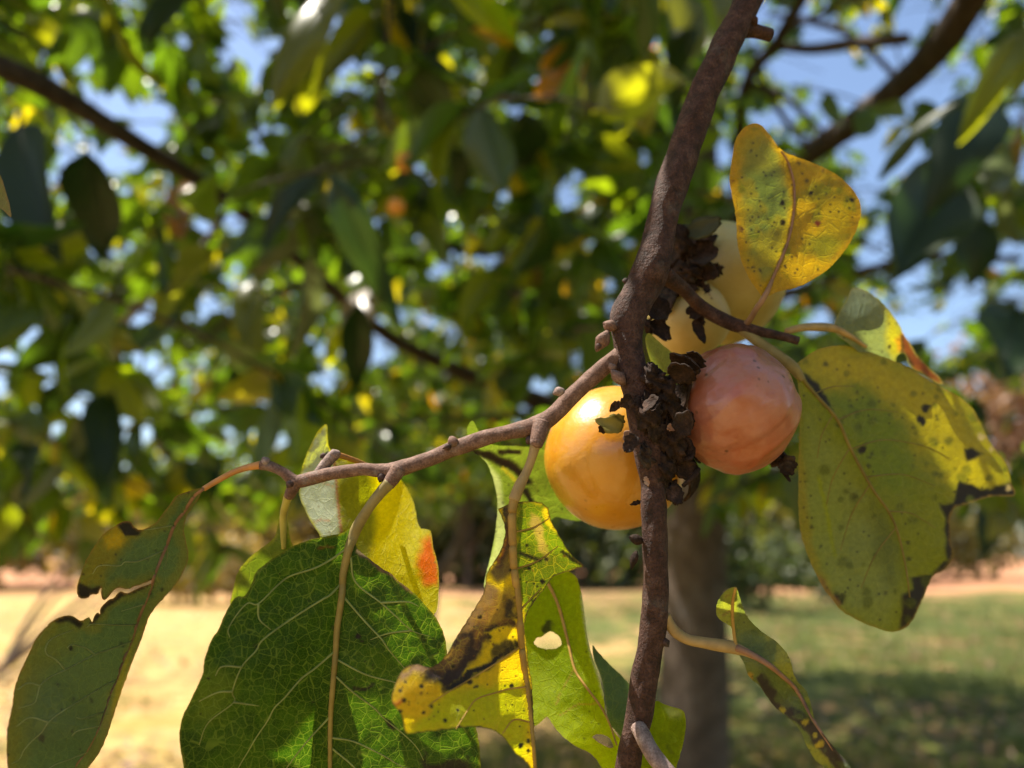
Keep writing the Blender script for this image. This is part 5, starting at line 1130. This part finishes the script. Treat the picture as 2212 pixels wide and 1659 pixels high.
def persimmon(name, label, px, py, d, rpx, mat, axis, squash=0.97, wrinkle=0.0, lobes=0.02, seed=0, spots=(), calyx='dry', calyx_at=True, seg=72):
    c = at(px, py, d); r = size(rpx, d)
    root = empty(name, c, label, 'persimmon', 'persimmons')
    ax = RT * axis[0] - UP * axis[1] + FW * axis[2]; R_ = frame(ax, UP + FW * 0.1 + RT * .05)   # X = stalk end
    V, F = [], []
    nr = seg // 2
    th = np.linspace(0, math.pi, nr + 1); ph = np.arange(seg) / seg * 2 * math.pi
    TH, PH = np.meshgrid(th, ph, indexing='ij')
    u = np.cos(TH); s = np.sin(TH)
    rr_ = 1 + lobes * np.cos(4 * PH) * s ** 2
    if wrinkle:
        rr_ = rr_ - wrinkle * 0.13 * np.abs(fbm(np.cos(PH) * s * 4.5 + 60 + u, np.sin(PH) * s * 4.5 + u * 4 + 60, seed + 9, 3) - 0.5) * 4 * s
        rr_ = rr_ + wrinkle * (fbm(np.cos(PH) * s * 2.2 + 20, np.sin(PH) * s * 2.2 + u * 1.7 + 20, seed, 4) - 0.5) * 2 * s
    dip = 0.07 * np.exp(-((1 - u) / 0.05))
    X = (u * squash - dip) * rr_; Y = s * np.cos(PH) * rr_; Z = s * np.sin(PH) * rr_
    W_ = np.stack([X.ravel(), Y.ravel(), Z.ravel()], 1)
    V = c + (W_ * r) @ R_.T
    for i in range(nr):
        for j in range(seg):
            a, b = i * seg + j, i * seg + (j + 1) % seg
            F.append((a, a + seg, b + seg, b))
    o = mesh_obj('fruit', V, F, mat, root)
    # calyx: four sepals on the stalk end, short stalk
    if calyx_at:
        q = c + R_[:, 0] * r * squash * 0.95
        cx = lump('calyx', q, r * 0.22, M['dry'], root, R_[:, 0], 0.5, seed, 0.4)
        for k_ in range(4):
            a = k_ * math.pi / 2 + 0.4 + seed
            dv = R_[:, 1] * math.cos(a) + R_[:, 2] * math.sin(a)
            P = []; n_, m_ = 8, 5
            for i in range(n_):
                t = i / (n_ - 1); ang = 0.12 + t * 0.55
                wd = r * 0.24 * math.sin(math.pi * min(1, .25 + .75 * t)) + r * .02
                side = np.cross(R_[:, 0], dv)
                lift = 1.03 + 0.10 * t * t + 0.05 * math.sin(seed + k_ * 2 + t * 5)
                for j in range(m_):
                    sj = j / (m_ - 1) * 2 - 1
                    P.append(c + r * lift * (R_[:, 0] * math.cos(ang) * squash + dv * math.sin(ang)) + side * sj * wd + R_[:, 0] * r * 0.05 * sj * sj)
            Fq = [(i * m_ + j, i * m_ + j + 1, (i + 1) * m_ + j + 1, (i + 1) * m_ + j) for i in range(n_ - 1) for j in range(m_ - 1)]
            so = mesh_obj('calyx_lobe', P, Fq, M[calyx], cx)
            sm = so.modifiers.new('thick', 'SOLIDIFY'); sm.thickness = r * 0.03
    return root, o, c, r, R_

FM_y = fruit_mat('ripe_yellow_skin', (0.48, 0.195, 0.008), (0.56, 0.255, 0.014), (0.54, 0.28, 0.05), (0.54, 0.30, 0.08), 0.26, 0.4, 0.35, 0.3)
FM_p = fruit_mat('wrinkled_pink_skin', (0.29, 0.074, 0.028), (0.34, 0.115, 0.060), (0.19, 0.024, 0.009), (0.36, 0.17, 0.135), 0.30, 0.25, 0.7, 0.9, 0.05, crease=3.0)
FM_c = fruit_mat('pale_cream_skin', (0.34, 0.245, 0.065), (0.42, 0.32, 0.10), (0.36, 0.30, 0.11), (0.44, 0.36, 0.16), 0.45, 0.05, 0.5, 0.8)
FM_o = fruit_mat('orange_skin', (0.58, 0.22, 0.02), (0.64, 0.30, 0.03), (0.6, 0.3, 0.1), (0.6, 0.4, 0.2), 0.35, 0.1, 0.2, 0.0)
py_, fo, fc, fr, fR = persimmon('persimmon', 'glossy yellow orange persimmon behind the main stem', 1329, 988, .1585, 153, FM_y, (.75, -.12, -.45), 1.0, 0, .012, 3, calyx='dry')
for i, (x, y, l, wv, an, cu, mt) in enumerate([(1345, 925, 62, 30, 3.45, -.6, 'calyx_green'), (1350, 905, 50, 22, 3.0, -.9, 'calyx_green'), (1340, 870, 34, 16, 2.6, -1.2, 'dry')]):
    dry_lobe(x, y, .1425, l, wv, an, cu, mt, py_, 300 + i, .1)
dry_lobe(1308, 935, .1432, 24, 14, 4.0, .8, 'dry', py_, 310)
dry_lobe(1385, 1083, .1445, 26, 9, 2.8, .4, 'dry', py_, 311)
persimmon('persimmon', 'wrinkled pinkish orange persimmon right of the dark stem', 1588, 882, .146, 136, FM_p, (-.95, .05, -.1), .98, .085, .04, 8, seg=144)
pa, *_ = persimmon('persimmon', 'large pale cream persimmon below the amber leaf', 1560, 612, .192, 131, FM_c, (-.75, -.2, -.55), .97, .02, .02, 5)
pb, *_ = persimmon('persimmon', 'small cream persimmon wedged between stem and pink fruit', 1488, 688, .176, 88, FM_c, (-.5, -.55, -.5), .97, .02, .03, 6)
for i, (x, y, l, wv, an, cu) in enumerate([(1480, 505, 80, 44, -.15, .7), (1490, 545, 66, 50, .3, 1.0), (1500, 585, 60, 34, .1, 1.1), (1500, 612, 44, 22, .6, 1.0)]):
    dry_lobe(x, y, .170, l, wv, an, cu, 'dry' if i else 'calyx_dark', pa, 330 + i, .1)
for i, (x, y, l, wv, an, cu) in enumerate([(1420, 640, 70, 60, 1.9, 1.0), (1415, 690, 60, 36, 1.2, .8), (1500, 690, 60, 18, 1.2, .5), (1490, 660, 40, 30, .8, 1.0)]):
    dry_lobe(x, y, .1585, l, wv, an, cu, 'dry', pb, 350 + i, .1)
for i, a in enumerate([(1478, 530, .170, 30, (.4, 1, 0), 1.6), (1488, 590, .169, 26, (1, .4, 0), 1.4), (1545, 580, .1725, 20, (1, .2, 0), 1.3)]):
    crust(*a, 80 + i, 'dry', pa)
for i, a in enumerate([(1408, 650, .1605, 26, (.2, 1, 0), 1.6), (1404, 705, .1605, 18, (.4, 1, 0), 1.4), (1512, 690, .160, 13, (.2, 1, 0), 2.0)]):
    crust(*a, 90 + i, 'dry', pb)
w0 = empty('dried_fruit', at(1690, 1000, .150), 'black shrivelled calyx stuck under the pinkish persimmon', 'dried fruit')
crust(1686, 994, .150, 22, (.9, .5, 0), 1.2, 3, 'dry', w0)
for i, (x, y, l, wv, an, cu) in enumerate([(1688, 998, 36, 26, .9, .4), (1690, 992, 34, 26, .4, .6), (1684, 1004, 42, 11, 1.1, .3)]):
    dry_lobe(x, y, .148, l, wv, an, cu, 'dry', w0, 370 + i, .1)
for lb, x, y, d, rp in [('small orange blurred persimmon hanging high left of the stem', 872, 350, 1.0, 23), ('blurred dull orange persimmon just below the small orange one', 856, 446, 1.05, 20)]:
    persimmon('persimmon', lb, x, y, d, rp, FM_o, (0, -1, 0), .95, 0, .02, 2, seg=28)
